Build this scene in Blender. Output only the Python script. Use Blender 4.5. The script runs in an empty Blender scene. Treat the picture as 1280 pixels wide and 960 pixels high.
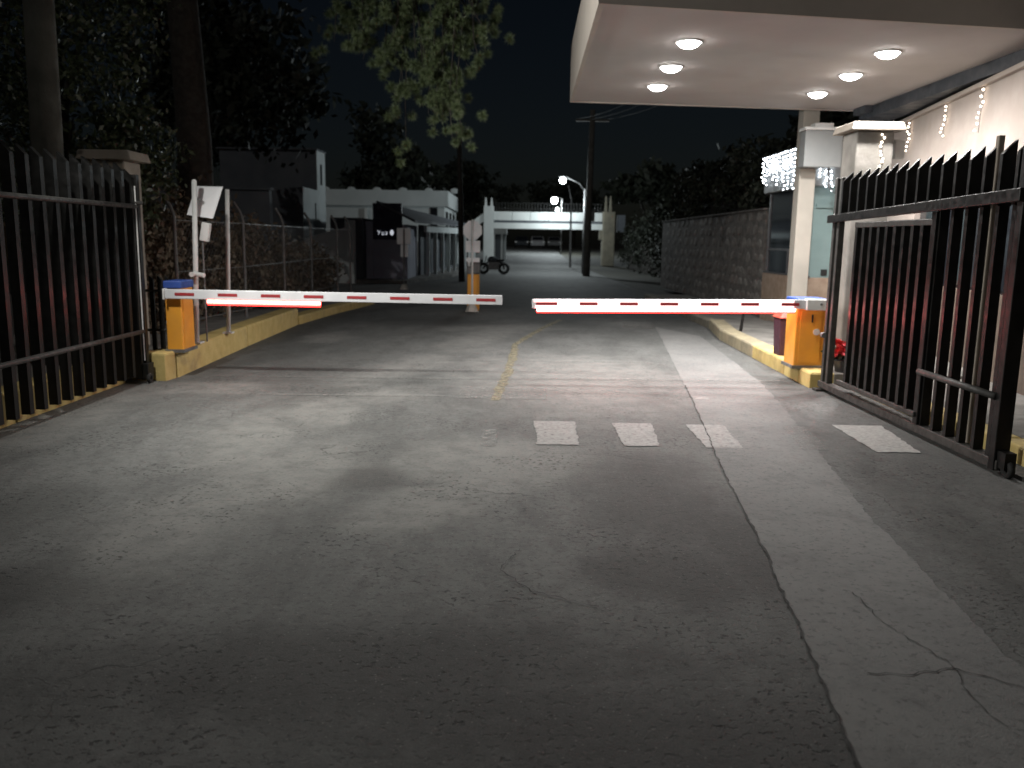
import bpy, bmesh, math, random
import numpy as np
from mathutils import Vector, Matrix
random.seed(7); rng = np.random.default_rng(7)
S = bpy.context.scene; COL = S.collection
rad = math.radians

# ------------------------------------------------------------------ camera, world, sun, exposure
cam_data = bpy.data.cameras.new('camera'); cam = bpy.data.objects.new('camera', cam_data); COL.objects.link(cam)
cam_data.sensor_width = 36; cam_data.lens = 36 * 1050 / 1280; cam_data.clip_start = .05; cam_data.clip_end = 2000
PIT, ROL = math.atan(180 / 1050), 0.015
rt, up, fw = Vector((1, 0, 0)), Vector((0, math.sin(PIT), math.cos(PIT))), Vector((0, math.cos(PIT), -math.sin(PIT)))
cx = rt * math.cos(ROL) + up * math.sin(ROL); cy = up * math.cos(ROL) - rt * math.sin(ROL); cz = -fw
cam.matrix_world = Matrix(((cx.x, cy.x, cz.x, 0), (cx.y, cy.y, cz.y, 0), (cx.z, cy.z, cz.z, 1.6), (0, 0, 0, 1)))
cam_data.dof.use_dof = True; cam_data.dof.focus_distance = 5.0; cam_data.dof.aperture_fstop = 2.2
S.camera = cam
SUN_EL, SUN_AZ = rad(38), rad(205)
W = bpy.data.worlds.new('World'); S.world = W; W.use_nodes = True
wn = W.node_tree.nodes; wl = W.node_tree.links
sky = wn.new('ShaderNodeTexSky'); sky.sky_type = 'NISHITA'; sky.sun_disc = False
sky.sun_elevation = SUN_EL; sky.sun_rotation = SUN_AZ; sky.air_density = 1.0; sky.dust_density = 1.5
wl.new(sky.outputs[0], wn['Background'].inputs[0]); wn['Background'].inputs[1].default_value = 0.0009
sun_d = bpy.data.lights.new('sun', 'SUN'); sun_d.energy = 0.15; sun_d.angle = rad(.5); sun_d.color = (1, .96, .9)
sun = bpy.data.objects.new('sun', sun_d); COL.objects.link(sun)
sdir = Vector((math.sin(SUN_AZ) * math.cos(SUN_EL), math.cos(SUN_AZ) * math.cos(SUN_EL), math.sin(SUN_EL)))
sun.rotation_euler = sdir.to_track_quat('Z', 'Y').to_euler()
S.view_settings.view_transform = 'Standard'; S.view_settings.look = 'None'
S.view_settings.exposure = 0.3; S.view_settings.gamma = 1.0
S.render.engine = 'CYCLES'; S.cycles.use_denoising = True; S.cycles.max_bounces = 6
S.cycles.sample_clamp_indirect = 3.0

# ------------------------------------------------------------------ helpers
class NT:
    def __init__(s, name):
        s.m = bpy.data.materials.new(name); s.m.use_nodes = True
        s.t = s.m.node_tree; s.n = s.t.nodes; s.l = s.t.links
        s.b = s.n['Principled BSDF']; s.out = s.n['Material Output']
        s.pos = s.n.new('ShaderNodeNewGeometry').outputs['Position']
    def noise(s, scale, detail=4, rough=.55, vec=None, dist=0):
        x = s.n.new('ShaderNodeTexNoise'); x.inputs['Scale'].default_value = scale
        x.inputs['Detail'].default_value = detail; x.inputs['Roughness'].default_value = rough
        x.inputs['Distortion'].default_value = dist
        s.l.new(vec or s.pos, x.inputs['Vector']); return x.outputs['Fac']
    def vor(s, scale, feature='DISTANCE_TO_EDGE', vec=None, out='Distance'):
        x = s.n.new('ShaderNodeTexVoronoi'); x.feature = feature; x.inputs['Scale'].default_value = scale
        s.l.new(vec or s.pos, x.inputs['Vector']); return x.outputs[out]
    def rng(s, v, a, b, c=0., d=1., smooth=True):
        x = s.n.new('ShaderNodeMapRange'); x.interpolation_type = 'SMOOTHSTEP' if smooth else 'LINEAR'
        s.l.new(v, x.inputs['Value'])
        for k, q in zip(('From Min', 'From Max', 'To Min', 'To Max'), (a, b, c, d)): x.inputs[k].default_value = q
        return x.outputs[0]
    def math(s, op, a, b=0.):
        x = s.n.new('ShaderNodeMath'); x.operation = op
        for i, q in enumerate((a, b)):
            if isinstance(q, (int, float)): x.inputs[i].default_value = q
            else: s.l.new(q, x.inputs[i])
        return x.outputs[0]
    def mix(s, f, a, b, mode='MIX'):
        x = s.n.new('ShaderNodeMix'); x.data_type = 'RGBA'; x.blend_type = mode
        for i, q in ((0, f), (6, a), (7, b)):
            if isinstance(q, (int, float)): x.inputs[i].default_value = q
            elif isinstance(q, tuple): x.inputs[i].default_value = (*q[:3], 1)
            else: s.l.new(q, x.inputs[i])
        return x.outputs[2]
    def ellipse(s, c, r, rot=0, wob=None):
        mp = s.n.new('ShaderNodeMapping'); mp.vector_type = 'TEXTURE'
        mp.inputs['Location'].default_value = (c[0], c[1], 0); mp.inputs['Rotation'].default_value = (0, 0, rot)
        mp.inputs['Scale'].default_value = (r[0], r[1], 1000)
        s.l.new(s.pos, mp.inputs['Vector'])
        x = s.n.new('ShaderNodeVectorMath'); x.operation = 'LENGTH'; s.l.new(mp.outputs[0], x.inputs[0])
        v = x.outputs['Value']
        if wob is not None: v = s.math('ADD', v, wob)
        return s.rng(v, .35, 1.15, 1, 0)
    def bump(s, h, strength=.4, dist=.02):
        x = s.n.new('ShaderNodeBump'); x.inputs['Strength'].default_value = strength; x.inputs['Distance'].default_value = dist
        s.l.new(h, x.inputs['Height']); s.l.new(x.outputs[0], s.b.inputs['Normal'])
    def col(s, c):
        if isinstance(c, tuple): s.b.inputs['Base Color'].default_value = (*c[:3], 1)
        else: s.l.new(c, s.b.inputs['Base Color'])
    def set(s, **k):
        for a, v in k.items(): s.b.inputs[a.replace('_', ' ')].default_value = v
        return s

def mat(name, c1, c2=None, scale=6, rough=.6, bump=.2, bscale=60, metal=0., spec=.5, grime=None):
    """two-tone noise paint with grain, optional grime blotches"""
    s = NT(name); c2 = c2 or tuple(x * .75 for x in c1)
    c = s.mix(s.rng(s.noise(scale, 5), .32, .68), c1, c2)
    if grime: c = s.mix(s.rng(s.noise(scale * .35, 6, .65, dist=.6), .5, .75, 0, .8), c, grime)
    s.col(c); s.set(Metallic=metal)
    s.b.inputs['Specular IOR Level'].default_value = spec
    s.l.new(s.rng(s.noise(scale * 2, 3), .3, .7, rough - .1, min(1, rough + .12)), s.b.inputs['Roughness'])
    if bump: s.bump(s.noise(bscale, 4), bump, .01)
    return s.m

def emis(name, c, e, base=(.8, .8, .8)):
    s = NT(name); s.col(base); s.b.inputs['Emission Color'].default_value = (*c, 1)
    s.b.inputs['Emission Strength'].default_value = e; return s.m

class MB:
    """collects shapes for ONE mesh"""
    def __init__(s): s.v = []; s.f = []
    def add(s, v, f):
        o = len(s.v); s.v += [tuple(x) for x in v]; s.f += [tuple(i + o for i in q) for q in f]; return s
    def box(s, c, d, rz=0, M=None):
        x, y, z = (q / 2 for q in d)
        v = [Vector((sx * x, sy * y, sz * z)) for sz in (-1, 1) for sx, sy in ((-1, -1), (1, -1), (1, 1), (-1, 1))]
        R = M or Matrix.Rotation(rz, 3, 'Z')
        v = [R @ q + Vector(c) for q in v]
        return s.add(v, [(3, 2, 1, 0), (4, 5, 6, 7), (0, 1, 5, 4), (1, 2, 6, 5), (2, 3, 7, 6), (3, 0, 4, 7)])
    def b2(s, a, b): return s.box([(p + q) / 2 for p, q in zip(a, b)], [abs(p - q) for p, q in zip(a, b)])
    def prism(s, poly, z0, z1):
        n = len(poly); v = [(x, y, z0) for x, y in poly] + [(x, y, z1) for x, y in poly]
        return s.add(v, [tuple(range(n - 1, -1, -1)), tuple(range(n, 2 * n))] + [(i, (i + 1) % n, n + (i + 1) % n, n + i) for i in range(n)])
    def hexa(s, lo, hi):      # 4 bottom + 4 top points
        return s.add(list(lo) + list(hi), [(3, 2, 1, 0), (4, 5, 6, 7), (0, 1, 5, 4), (1, 2, 6, 5), (2, 3, 7, 6), (3, 0, 4, 7)])
    def tube(s, pts, r, n=8):
        pts = [Vector(p) for p in pts]; rs = r if isinstance(r, (list, tuple)) else [r] * len(pts)
        rings = []; up = None
        for i, p in enumerate(pts):
            t = (pts[min(i + 1, len(pts) - 1)] - pts[max(i - 1, 0)]).normalized()
            if up is None: up = t.orthogonal().normalized()
            up = (up - t * up.dot(t)).normalized(); w = t.cross(up)
            rings.append([p + (up * math.cos(2 * math.pi * k / n) + w * math.sin(2 * math.pi * k / n)) * rs[i] for k in range(n)])
        v = [q for R in rings for q in R]; f = []
        for i in range(len(pts) - 1):
            for k in range(n):
                a, b = i * n + k, i * n + (k + 1) % n; f.append((a, b, b + n, a + n))
        f += [tuple(range(n - 1, -1, -1)), tuple(range((len(pts) - 1) * n, len(pts) * n))]
        return s.add(v, f)
    def ball(s, c, r, n=8, m=5, sc=(1, 1, 1)):
        v = [(c[0], c[1], c[2] - r * sc[2])]; f = []
        for i in range(1, m):
            a = -math.pi / 2 + math.pi * i / m
            for k in range(n):
                b = 2 * math.pi * k / n
                v.append((c[0] + r * sc[0] * math.cos(a) * math.cos(b), c[1] + r * sc[1] * math.cos(a) * math.sin(b), c[2] + r * sc[2] * math.sin(a)))
        v.append((c[0], c[1], c[2] + r * sc[2])); L = len(v) - 1
        for k in range(n):
            k2 = (k + 1) % n; f.append((0, 1 + k2, 1 + k)); f.append((L, L - n + k, L - n + k2))
            for i in range(m - 2):
                a = 1 + i * n; f.append((a + k, a + k2, a + n + k2, a + n + k))
        return s.add(v, f)
    def torus(s, c, R, r, axis='x', n=20, m=6):
        v = []; f = []
        for i in range(n):
            a = 2 * math.pi * i / n
            for k in range(m):
                b = 2 * math.pi * k / m; q = R + r * math.cos(b)
                p = (r * math.sin(b), q * math.cos(a), q * math.sin(a))
                if axis == 'y': p = (p[1], p[0], p[2])
                if axis == 'z': p = (p[1], p[2], p[0])
                v.append(tuple(x + y for x, y in zip(c, p)))
                f.append((i * m + k, ((i + 1) % n) * m + k, ((i + 1) % n) * m + (k + 1) % m, i * m + (k + 1) % m))
        return s.add(v, f)
    def mesh(s, name):
        me = bpy.data.meshes.new(name); me.from_pydata(s.v, [], s.f); me.validate()
        bm = bmesh.new(); bm.from_mesh(me); bmesh.ops.recalc_face_normals(bm, faces=bm.faces); bm.to_mesh(me); bm.free()
        return me
    def build(s, name, m, parent=None, bevel=0, smooth=False):
        me = s.mesh(name); me.materials.append(m)
        if smooth: me.polygons.foreach_set('use_smooth', [True] * len(me.polygons))
        return link(name, me, parent, bevel)

def link(name, me, parent=None, bevel=0, at=None):
    o = bpy.data.objects.new(name, me); COL.objects.link(o)
    if parent is not None:
        o.parent = parent
        w = parent.get('_w'); w = Vector(w) if w is not None else Vector((0, 0, 0))
        o.location = (Vector(at) if at is not None else Vector((0, 0, 0))) - w
        p = parent.parent
        if p is not None and w.length == 0: pass
    elif at is not None: o.location = at
    if bevel:
        b = o.modifiers.new('bevel', 'BEVEL'); b.width = bevel; b.segments = 2; b.limit_method = 'ANGLE'
    return o

def thing(name, label, cat, loc, group=None):
    o = bpy.data.objects.new(name, None); COL.objects.link(o); o.location = loc; o.empty_display_size = .2
    o['_w'] = list(loc); tag(o, label, cat, group); return o
def tag(o, label, cat, group=None):
    o['label'] = label; o['category'] = cat
    if group: o['group'] = group
    return o
def struct(o): o['kind'] = 'structure'; return o
def stuff(o): o['kind'] = 'stuff'; return o

def quads(name, P, U, V, m, parent=None):
    """leaf quads: centres P, half vectors U, V (arrays n x 3); pointed leaf of 4 corners"""
    n = len(P); v = np.empty((n, 4, 3)); v[:, 0] = P - U; v[:, 1] = P - V; v[:, 2] = P + U; v[:, 3] = P + V
    me = bpy.data.meshes.new(name); me.vertices.add(4 * n); me.vertices.foreach_set('co', v.ravel())
    me.loops.add(4 * n); me.loops.foreach_set('vertex_index', np.arange(4 * n))
    me.polygons.add(n); me.polygons.foreach_set('loop_start', np.arange(0, 4 * n, 4)); me.polygons.foreach_set('loop_total', np.full(n, 4))
    me.update(calc_edges=True); me.materials.append(m)
    return link(name, me, parent)
def unit(a): return a / np.linalg.norm(a, axis=1, keepdims=True)
def leaves(name, blobs, per, size, m, parent=None, fill=.75, clump=None):
    """leaf cloud: blobs (x,y,z,rx,ry,rz); leaves gathered in small clumps near the blob surface"""
    P = []
    for b in blobs:
        nc = clump or max(8, per // 22)
        d = unit(rng.normal(size=(nc, 3))); r = rng.uniform(0, 1, (nc, 1)) ** (1 - fill)
        c = d * r * np.array(b[3:]) * rng.uniform(.75, 1.12, (nc, 1)) + np.array(b[:3])
        k = rng.integers(0, nc, per)
        P.append(c[k] + rng.normal(size=(per, 3)) * np.array(b[3:]) * .13)
    P = np.concatenate(P); P = P[P[:, 2] > .05]; n = len(P)
    U = unit(rng.normal(size=(n, 3))); T = rng.normal(size=(n, 3)); T -= U * (T * U).sum(1, keepdims=True); V = unit(T)
    sz = size * rng.uniform(.6, 1.4, (n, 1))
    return quads(name, P, U * sz, V * sz * .5, m, parent)

# ------------------------------------------------------------------ materials
M = {}
# asphalt: worn, dusty, stained, cracked
s = NT('asphalt')
fine = s.noise(120, 3, .7); mid = s.noise(9, 5, .6); 
mpv = s.n.new('ShaderNodeMapping'); mpv.inputs['Scale'].default_value = (1, .42, 1); mpv.inputs['Rotation'].default_value = (0, 0, .15); s.l.new(s.pos, mpv.inputs['Vector']); ST = mpv.outputs[0]
big = s.noise(.8, 7, .66, vec=ST, dist=.5); wob = s.math('MULTIPLY', s.math('SUBTRACT', s.noise(1.6, 6, .65), .5), 1.5)
c = s.mix(s.rng(big, .32, .66), (.082, .084, .081), (.136, .137, .133))
c = s.mix(s.rng(mid, .35, .7, 0, .55), c, (.082, .082, .080))
c = s.mix(s.rng(s.noise(3.4, 9, .76, vec=ST), .46, .64, 0, .55), c, (.058, .058, .057))
c = s.mix(s.rng(s.noise(24, 6, .8), .52, .64, 0, .62), c, (.040, .040, .039))
dust = None
for e in [((-1.25, 8.55), (.55, .55), 0), ((-1.75, 7.6), (.45, 1.0), .25), ((-2.1, 6.6), (.5, 1.2), .1), ((-1.5, 5.6), (.7, 1.1), -.15), ((-1.9, 4.4), (.45, 1.0), .1), ((-.55, 4.9), (.5, .6), -.3), ((-.2, 6.0), (1.0, .9), 0),
          ((-1.3, 10.6), (.5, 1.8), -.35), ((-.6, 13.5), (.6, 2.2), -.2), ((-4.0, 7.4), (.55, 2.6), 0), ((-3.4, 8.8), (.9, .5), 0), ((-3.0, 13.5), (.5, 1.0), 0), ((-.3, 15.5), (1.5, .8), .2), ((2.3, 16.6), (.5, .5), .2), ((.6, 10), (1.6, 2.4), 0)]:
    d = s.ellipse(*e, wob=wob); dust = d if dust is None else s.math('MAXIMUM', dust, d)
dust = s.math('MULTIPLY', dust, s.rng(s.noise(5, 6, .7), .25, .65, .25, 1))
c = s.mix(s.math('MULTIPLY', dust, .62), c, (.215, .212, .20))
dark = None
for e in [((-.95, 5.45), (.32, .42), 0), ((.75, 3.9), (.55, .45), -.6), ((-.6, 2.95), (1.5, .45), .1), ((.5, 2.5), (1.4, .45), -.1), ((-2.6, 3.4), (.9, .5), .35), ((.9, 5.2), (.6, 1.3), 0), ((1.25, 4.2), (.3, .9), 0), ((-1.5, 16.5), (1.6, 1.2), 0)]:
    d = s.ellipse(*e, wob=wob); dark = d if dark is None else s.math('MAXIMUM', dark, d)
c = s.mix(s.math('MULTIPLY', dark, .62), c, (.030, .029, .028))
wv = s.n.new('ShaderNodeVectorMath'); wv.operation = 'ADD'
nz = s.n.new('ShaderNodeTexNoise'); nz.inputs['Scale'].default_value = 2.2; nz.inputs['Detail'].default_value = 5
sc = s.n.new('ShaderNodeVectorMath'); sc.operation = 'SCALE'; sc.inputs['Scale'].default_value = .7
s.l.new(s.pos, nz.inputs['Vector']); s.l.new(nz.outputs['Color'], sc.inputs[0]); s.l.new(s.pos, wv.inputs[0]); s.l.new(sc.outputs[0], wv.inputs[1])
crack = s.rng(s.vor(.75, vec=wv.outputs[0]), .001, .007, 1, 0)
crack = s.math('MULTIPLY', crack, s.rng(s.noise(.9, 3), .5, .62))
small = s.rng(s.vor(3.6, vec=wv.outputs[0]), .003, .018, 1, 0)
small = s.math('MULTIPLY', small, s.rng(s.noise(.7, 4, .6, dist=.5), .6, .72))
ck = s.math('MAXIMUM', crack, s.math('MULTIPLY', small, .8))
c = s.mix(s.math('MULTIPLY', ck, .6), c, (.022, .022, .022))
pz = s.rng(s.noise(1.3, 5, .7), .48, .62); pit = s.math('MULTIPLY', s.rng(s.noise(30, 3, .6), .56, .64), s.rng(pz, 0, 1, .25, 1)); c = s.mix(s.math('MULTIPLY', pit, .75), c, (.020, .020, .020))
agg = s.rng(s.vor(150, 'F1'), .0, .35, 1, 0); c = s.mix(s.math('MULTIPLY', agg, .30), c, (.26, .26, .25))
spk = s.rng(s.vor(28, 'F1'), .0, .16, 1, 0); c = s.mix(s.math('MULTIPLY', spk, .45), c, (.30, .30, .28))
s.col(c); s.set(Roughness=.82); s.b.inputs['Specular IOR Level'].default_value = .35
h = s.math('ADD', s.math('MULTIPLY', fine, .35), s.math('SUBTRACT', s.math('MULTIPLY', mid, .6), s.math('MULTIPLY', s.math('MAXIMUM', s.math('MULTIPLY', ck, .3), pit), .9)))
s.bump(h, .55, .02); M['asphalt'] = s.m
s = NT('patch_asphalt')
c = s.mix(s.rng(s.noise(1.2, 6, .6), .3, .7), (.13, .13, .128), (.165, .165, .16)); c = s.mix(s.rng(s.noise(14, 4), .45, .8, 0, .5), c, (.085, .085, .083))
c = s.mix(s.math('MULTIPLY', s.rng(s.noise(27, 5, .75), .54, .64), .6), c, (.045, .045, .045)); c = s.mix(s.rng(s.noise(2.6, 8, .74), .5, .66, 0, .45), c, (.08, .08, .079))
c = s.mix(s.math('MULTIPLY', s.rng(s.vor(150, 'F1'), 0, .35, 1, 0), .2), c, (.24, .24, .23))
s.col(c); s.set(Roughness=.84); s.bump(s.noise(110, 3, .7), .4, .012); M['patch'] = s.m
def worn(name, col, lo, hi, scale=7):
    s = NT(name); s.col(s.mix(s.rng(s.noise(30, 4), .3, .7), col, tuple(x * .7 for x in col))); s.set(Roughness=.75)
    f = s.rng(s.noise(scale, 7, .72), lo, hi)
    tr = s.n.new('ShaderNodeBsdfTransparent'); mx = s.n.new('ShaderNodeMixShader')
    s.l.new(f, mx.inputs[0]); s.l.new(tr.outputs[0], mx.inputs[1]); s.l.new(s.b.outputs[0], mx.inputs[2]); s.l.new(mx.outputs[0], s.out.inputs[0])
    return s.m
M['paint_white'] = worn('worn_white_paint', (.235, .23, .222), .16, .5, 20)
M['paint_bright'] = worn('white_paint', (.37, .365, .35), .12, .34, 20)
M['paint_faint'] = worn('faded_white_paint', (.25, .245, .235), .3, .8, 18)
M['paint_yellow'] = worn('faded_yellow_paint', (.22, .195, .13), .28, .62, 16)
M['soil'] = mat('soil', (.035, .03, .022), (.02, .022, .014), 3, .9, .6, 20)
M['grit'] = mat('crack_fill', (.02, .02, .02), (.035, .034, .033), 8, .9, .4)
M['sidewalk'] = mat('sidewalk_concrete', (.20, .19, .175), (.13, .125, .115), 2, .85, .35, 70, grime=(.09, .085, .075))
M['kerb_yellow'] = mat('kerb_yellow_paint', (.56, .43, .17), (.48, .36, .13), 5, .7, .5, 45, grime=(.27, .20, .10))
M['kerb_faded'] = mat('kerb_faded_paint', (.36, .31, .20), (.27, .235, .16), 5, .75, .5, 45, grime=(.17, .15, .11))
M['kerb_grey'] = mat('kerb_concrete', (.24, .22, .17), (.16, .15, .12), 5, .8, .5, 45, grime=(.10, .09, .07))
M['black_iron'] = mat('black_painted_iron', (.008, .008, .0078), (.015, .0145, .014), 9, .40, 0, 90, spec=.22)
M['brown_iron'] = mat('dusty_iron', (.055, .053, .05), (.035, .034, .032), 9, .5, .15, 90, spec=.3)
M['orange'] = mat('orange_enamel', (.76, .34, .04), (.68, .30, .04), 3, .38, .05, 60, grime=(.55, .22, .05))
M['blue'] = mat('blue_enamel', (.035, .085, .36), (.03, .07, .28), 4, .4, .05)
M['white_metal'] = mat('white_enamel', (.72, .72, .71), (.62, .62, .61), 6, .4, .06)
M['arm_white'] = mat('white_aluminium', (.66, .66, .68), (.58, .58, .6), 4, .35, .04)
M['red_tape'] = mat('red_reflective_tape', (.36, .035, .04), (.28, .03, .035), 8, .4, 0)
M['led_core'] = emis('led_strip_lit', (1, .17, .13), 10.0, (.8, .2, .2))
M['glow_fringe'] = emis('red_glow_fringe', (1, .03, .025), 5.0, (.6, .05, .05))  # emissive red for the glow fringe under the strips
M['led_core_bright'] = emis('led_strip_bright', (1, .19, .175), 28.0, (.8, .2, .2))
M['arm_glow'] = emis('arm_face_glow', (1, .62, .60), 1.6, (.8, .5, .5))  # pink emission that whitens the right arm's face
M['soffit'] = mat('canopy_plaster', (.475, .44, .425), (.44, .405, .39), .8, .85, .1, 40)
M['fascia'] = mat('fascia_paint', (.5, .45, .40), (.44, .39, .35), 1.2, .8, .1, 40)
M['dark_trim'] = mat('dark_blue_grey_trim', (.05, .055, .065), (.035, .04, .05), 3, .6, .05)
M['cream'] = mat('cream_plaster', (.43, .37, .335), (.38, .325, .29), 1.6, .88, .25, 35, grime=(.32, .27, .22))
M['plaster_grey'] = mat('grey_concrete_render', (.23, .215, .195), (.14, .13, .115), 2.2, .88, .4, 30, grime=(.09, .085, .075))
M['cap'] = mat('pillar_cap_render', (.33, .285, .24), (.27, .235, .195), 3, .85, .3, 40)
M['tan'] = mat('tan_tile_dado', (.33, .25, .19), (.26, .19, .14), 6, .7, .2, 50)
M['brown_dado'] = mat('brown_dado', (.12, .09, .068), (.08, .06, .046), 4, .8, .2, 40)
M['teal'] = mat('pale_teal_paint', (.19, .27, .27), (.17, .24, .24), 2, .8, .1, 40)
M['column'] = mat('column_paint', (.36, .33, .29), (.31, .29, .255), 1.5, .8, .15, 40)
M['frame'] = mat('aluminium_frame', (.10, .10, .105), (.07, .07, .075), 5, .4, .05)
M['dark_room'] = mat('dark_interior', (.012, .012, .016), (.008, .008, .01), 2, .8, 0)
s = NT('dark_glass'); s.col((.012, .014, .018)); s.set(Roughness=.07); s.b.inputs['Specular IOR Level'].default_value = .6; M['glass'] = s.m
M['box_grey'] = mat('grey_steel_cabinet', (.24, .25, .25), (.21, .22, .22), 2, .5, .05)
M['bin'] = mat('maroon_plastic', (.06, .018, .03), (.05, .015, .025), 4, .55, .05)
M['bin_lid'] = mat('red_plastic', (.55, .07, .04), (.45, .05, .03), 4, .45, .05)
M['wire'] = mat('black_cable', (.015, .015, .015), None, 4, .7, 0)
M['bulb'] = emis('white_fairy_bulb', (.84, .92, 1), 16)
M['bulb_warm'] = emis('warm_fairy_bulb', (1, .84, .66), 8)
M['down'] = emis('downlight_lens', (1, .97, .93), 30)
M['street'] = emis('street_lamp_lens', (.93, .98, 1), 60)
M['flood'] = emis('floodlight_lens', (.97, 1, .9), 6)
M['wood_pole'] = mat('weathered_pole', (.10, .095, .085), (.07, .066, .06), 4, .85, .5, 25)
M['conc_pole'] = mat('concrete_pole', (.08, .08, .068), (.055, .055, .047), 3, .85, .4, 40)
M['galv'] = mat('galvanised_steel', (.19, .19, .19), (.13, .13, .13), 6, .5, .1, metal=.3)
M['rusty'] = mat('rusty_tan_pipe', (.30, .22, .13), (.2, .14, .09), 5, .8, .3)
M['panel'] = mat('pale_panel', (.78, .78, .80), (.7, .7, .72), 3, .5, .05)
M['stone'] = mat('rubble_stone', (.20, .18, .165), (.11, .10, .095), 5, .85, .6, 18)
M['stone_b'] = mat('pale_rubble_stone', (.25, .235, .22), (.16, .15, .14), 6, .85, .6, 18)
M['mortar'] = mat('mortar', (.17, .155, .145), (.10, .095, .09), 6, .9, .6, 25)
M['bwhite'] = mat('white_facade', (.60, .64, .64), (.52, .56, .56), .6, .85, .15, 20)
M['bdark'] = mat('shaded_grey_facade', (.11, .12, .135), (.09, .10, .115), .7, .85, .1, 20)  # dark grey; on the house front it stands in for shade
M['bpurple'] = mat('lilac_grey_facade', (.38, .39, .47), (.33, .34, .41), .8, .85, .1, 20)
M['board'] = mat('dark_navy_board', (.02, .022, .05), (.017, .018, .04), 3, .6, 0)
M['letter'] = emis('emissive_lettering', (.85, .9, 1), .45)  # white writing given a weak emission of its own
M['archw'] = mat('white_arch_paint', (.72, .75, .74), (.64, .67, .66), 1, .8, .1, 20)
M['archs'] = mat('stone_pier', (.22, .20, .15), (.15, .14, .11), 2, .85, .4, 10)
M['bark'] = mat('dark_bark', (.032, .027, .022), (.02, .017, .014), 7, .9, .8, 14)
def leafm(name, a, b, rough=.5):
    s = NT(name); oi = s.n.new('ShaderNodeNewGeometry').outputs['Random Per Island']
    s.col(s.mix(oi, a, b)); s.set(Roughness=rough); return s.m
M['leaf'] = leafm('glossy_dark_leaf', (.035, .05, .022), (.07, .085, .045), .35)
M['leaf_far'] = leafm('far_leaf', (.014, .018, .011), (.024, .03, .018), .7)
M['hedge_leaf'] = leafm('dry_hedge_leaf', (.11, .085, .055), (.16, .125, .085), .6)
M['needle'] = leafm('pine_needle', (.06, .085, .035), (.10, .13, .06), .5)
M['red_leaf'] = leafm('red_bract', (.55, .035, .03), (.4, .02, .03), .5)
M['pot'] = mat('dark_pot', (.02, .02, .022), None, 4, .5, 0)
M['carw'] = mat('car_white', (.36, .36, .37), None, 3, .3, 0)
M['card'] = mat('car_dark', (.03, .033, .04), None, 3, .3, 0)
M['tyre'] = mat('tyre_rubber', (.015, .015, .015), None, 6, .85, .1)
M['rock_white'] = mat('pale_base', (.5, .46, .42), (.36, .33, .3), 6, .85, .4)

# ------------------------------------------------------------------ ground and road
def zr(y):      # the road climbs gently beyond the arch
    t = min(1, max(0, (y - 58) / 30)); return .62 * t * t * (3 - 2 * t)
g = MB(); ys = [-60, 20, 58, 64, 70, 76, 82, 88, 140, 400]
for i, y in enumerate(ys):
    g.v += [(-300, y, zr(y) - .02), (300, y, zr(y) - .02)]
    if i: g.f.append((2 * i - 2, 2 * i - 1, 2 * i + 1, 2 * i))
struct(g.build('ground', M['soil']))
r = MB(); ys = [-14, 12, 30, 46, 58, 62, 66, 70, 74, 78, 82, 88, 130]
for i, y in enumerate(ys):
    w = -4.3 if y < 20 else (-14 if y < 40 else -3.2); e = 5.3 if y < 20 else 4.2
    if y == 12: w, e = -4.3, 5.3
    r.v += [(w, y, zr(y)), (e, y, zr(y))]
    if i: r.f.append((2 * i - 2, 2 * i - 1, 2 * i + 1, 2 * i))
ROAD = struct(r.build('road', M['asphalt']))

def jag(pts, step=.1, amp=.02, seed=1):
    R = random.Random(seed); out = []; w = 0
    for (a, b) in zip(pts, pts[1:]):
        a, b = Vector(a), Vector(b); n = max(1, int((b - a).length / step)); nrm = Vector((-(b - a).y, (b - a).x)).normalized()
        for k in range(n):
            w = w * .45 + R.uniform(-1, 1) * amp; out.append(a.lerp(b, k / n) + nrm * w)
    out.append(Vector(pts[-1])); return out
L_ = jag([(2.72, 16.0), (2.3, 12.34), (1.86, 8.52), (1.51, 5.77), (1.33, 4.1), (1.1, 2.41), (.93, .6)], .04, .007, 3)
R_ = jag([(3.25, 14.5), (2.9, 9.6), (2.55, 7.26), (2.14, 4.76), (1.99, 3.18), (1.86, .6)], .04, .011, 4)
n = min(len(L_), len(R_)); Ls = [L_[int(i * (len(L_) - 1) / (n - 1))] for i in range(n)]; Rs = [R_[int(i * (len(R_) - 1) / (n - 1))] for i in range(n)]
p = MB(); p.v = [(q.x, q.y, .004) for q in Ls] + [(q.x, q.y, .004) for q in Rs]
p.f = [(i, i + 1, n + i + 1, n + i) for i in range(n - 1)]
p.build('asphalt_patch', M['patch'], ROAD)
def ribbon(pts, wd, z, seed=1, amp=.5):
    R = random.Random(seed); b = MB()
    for i, q in enumerate(pts):
        t = (pts[min(i + 1, len(pts) - 1)] - pts[max(i - 1, 0)]).normalized(); nn = Vector((-t.y, t.x)); w = wd * (1 + R.uniform(-amp, amp))
        b.v += [(q.x + nn.x * w, q.y + nn.y * w, z), (q.x - nn.x * w * R.uniform(.3, 1), q.y - nn.y * w, z)]
        if i: b.f.append((2 * i - 2, 2 * i - 1, 2 * i + 1, 2 * i))
    return b
ribbon([q for q in L_ if q.y < 9.4], .0045, .008, 5, .8).build('crack', M['grit'], ROAD)
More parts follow.
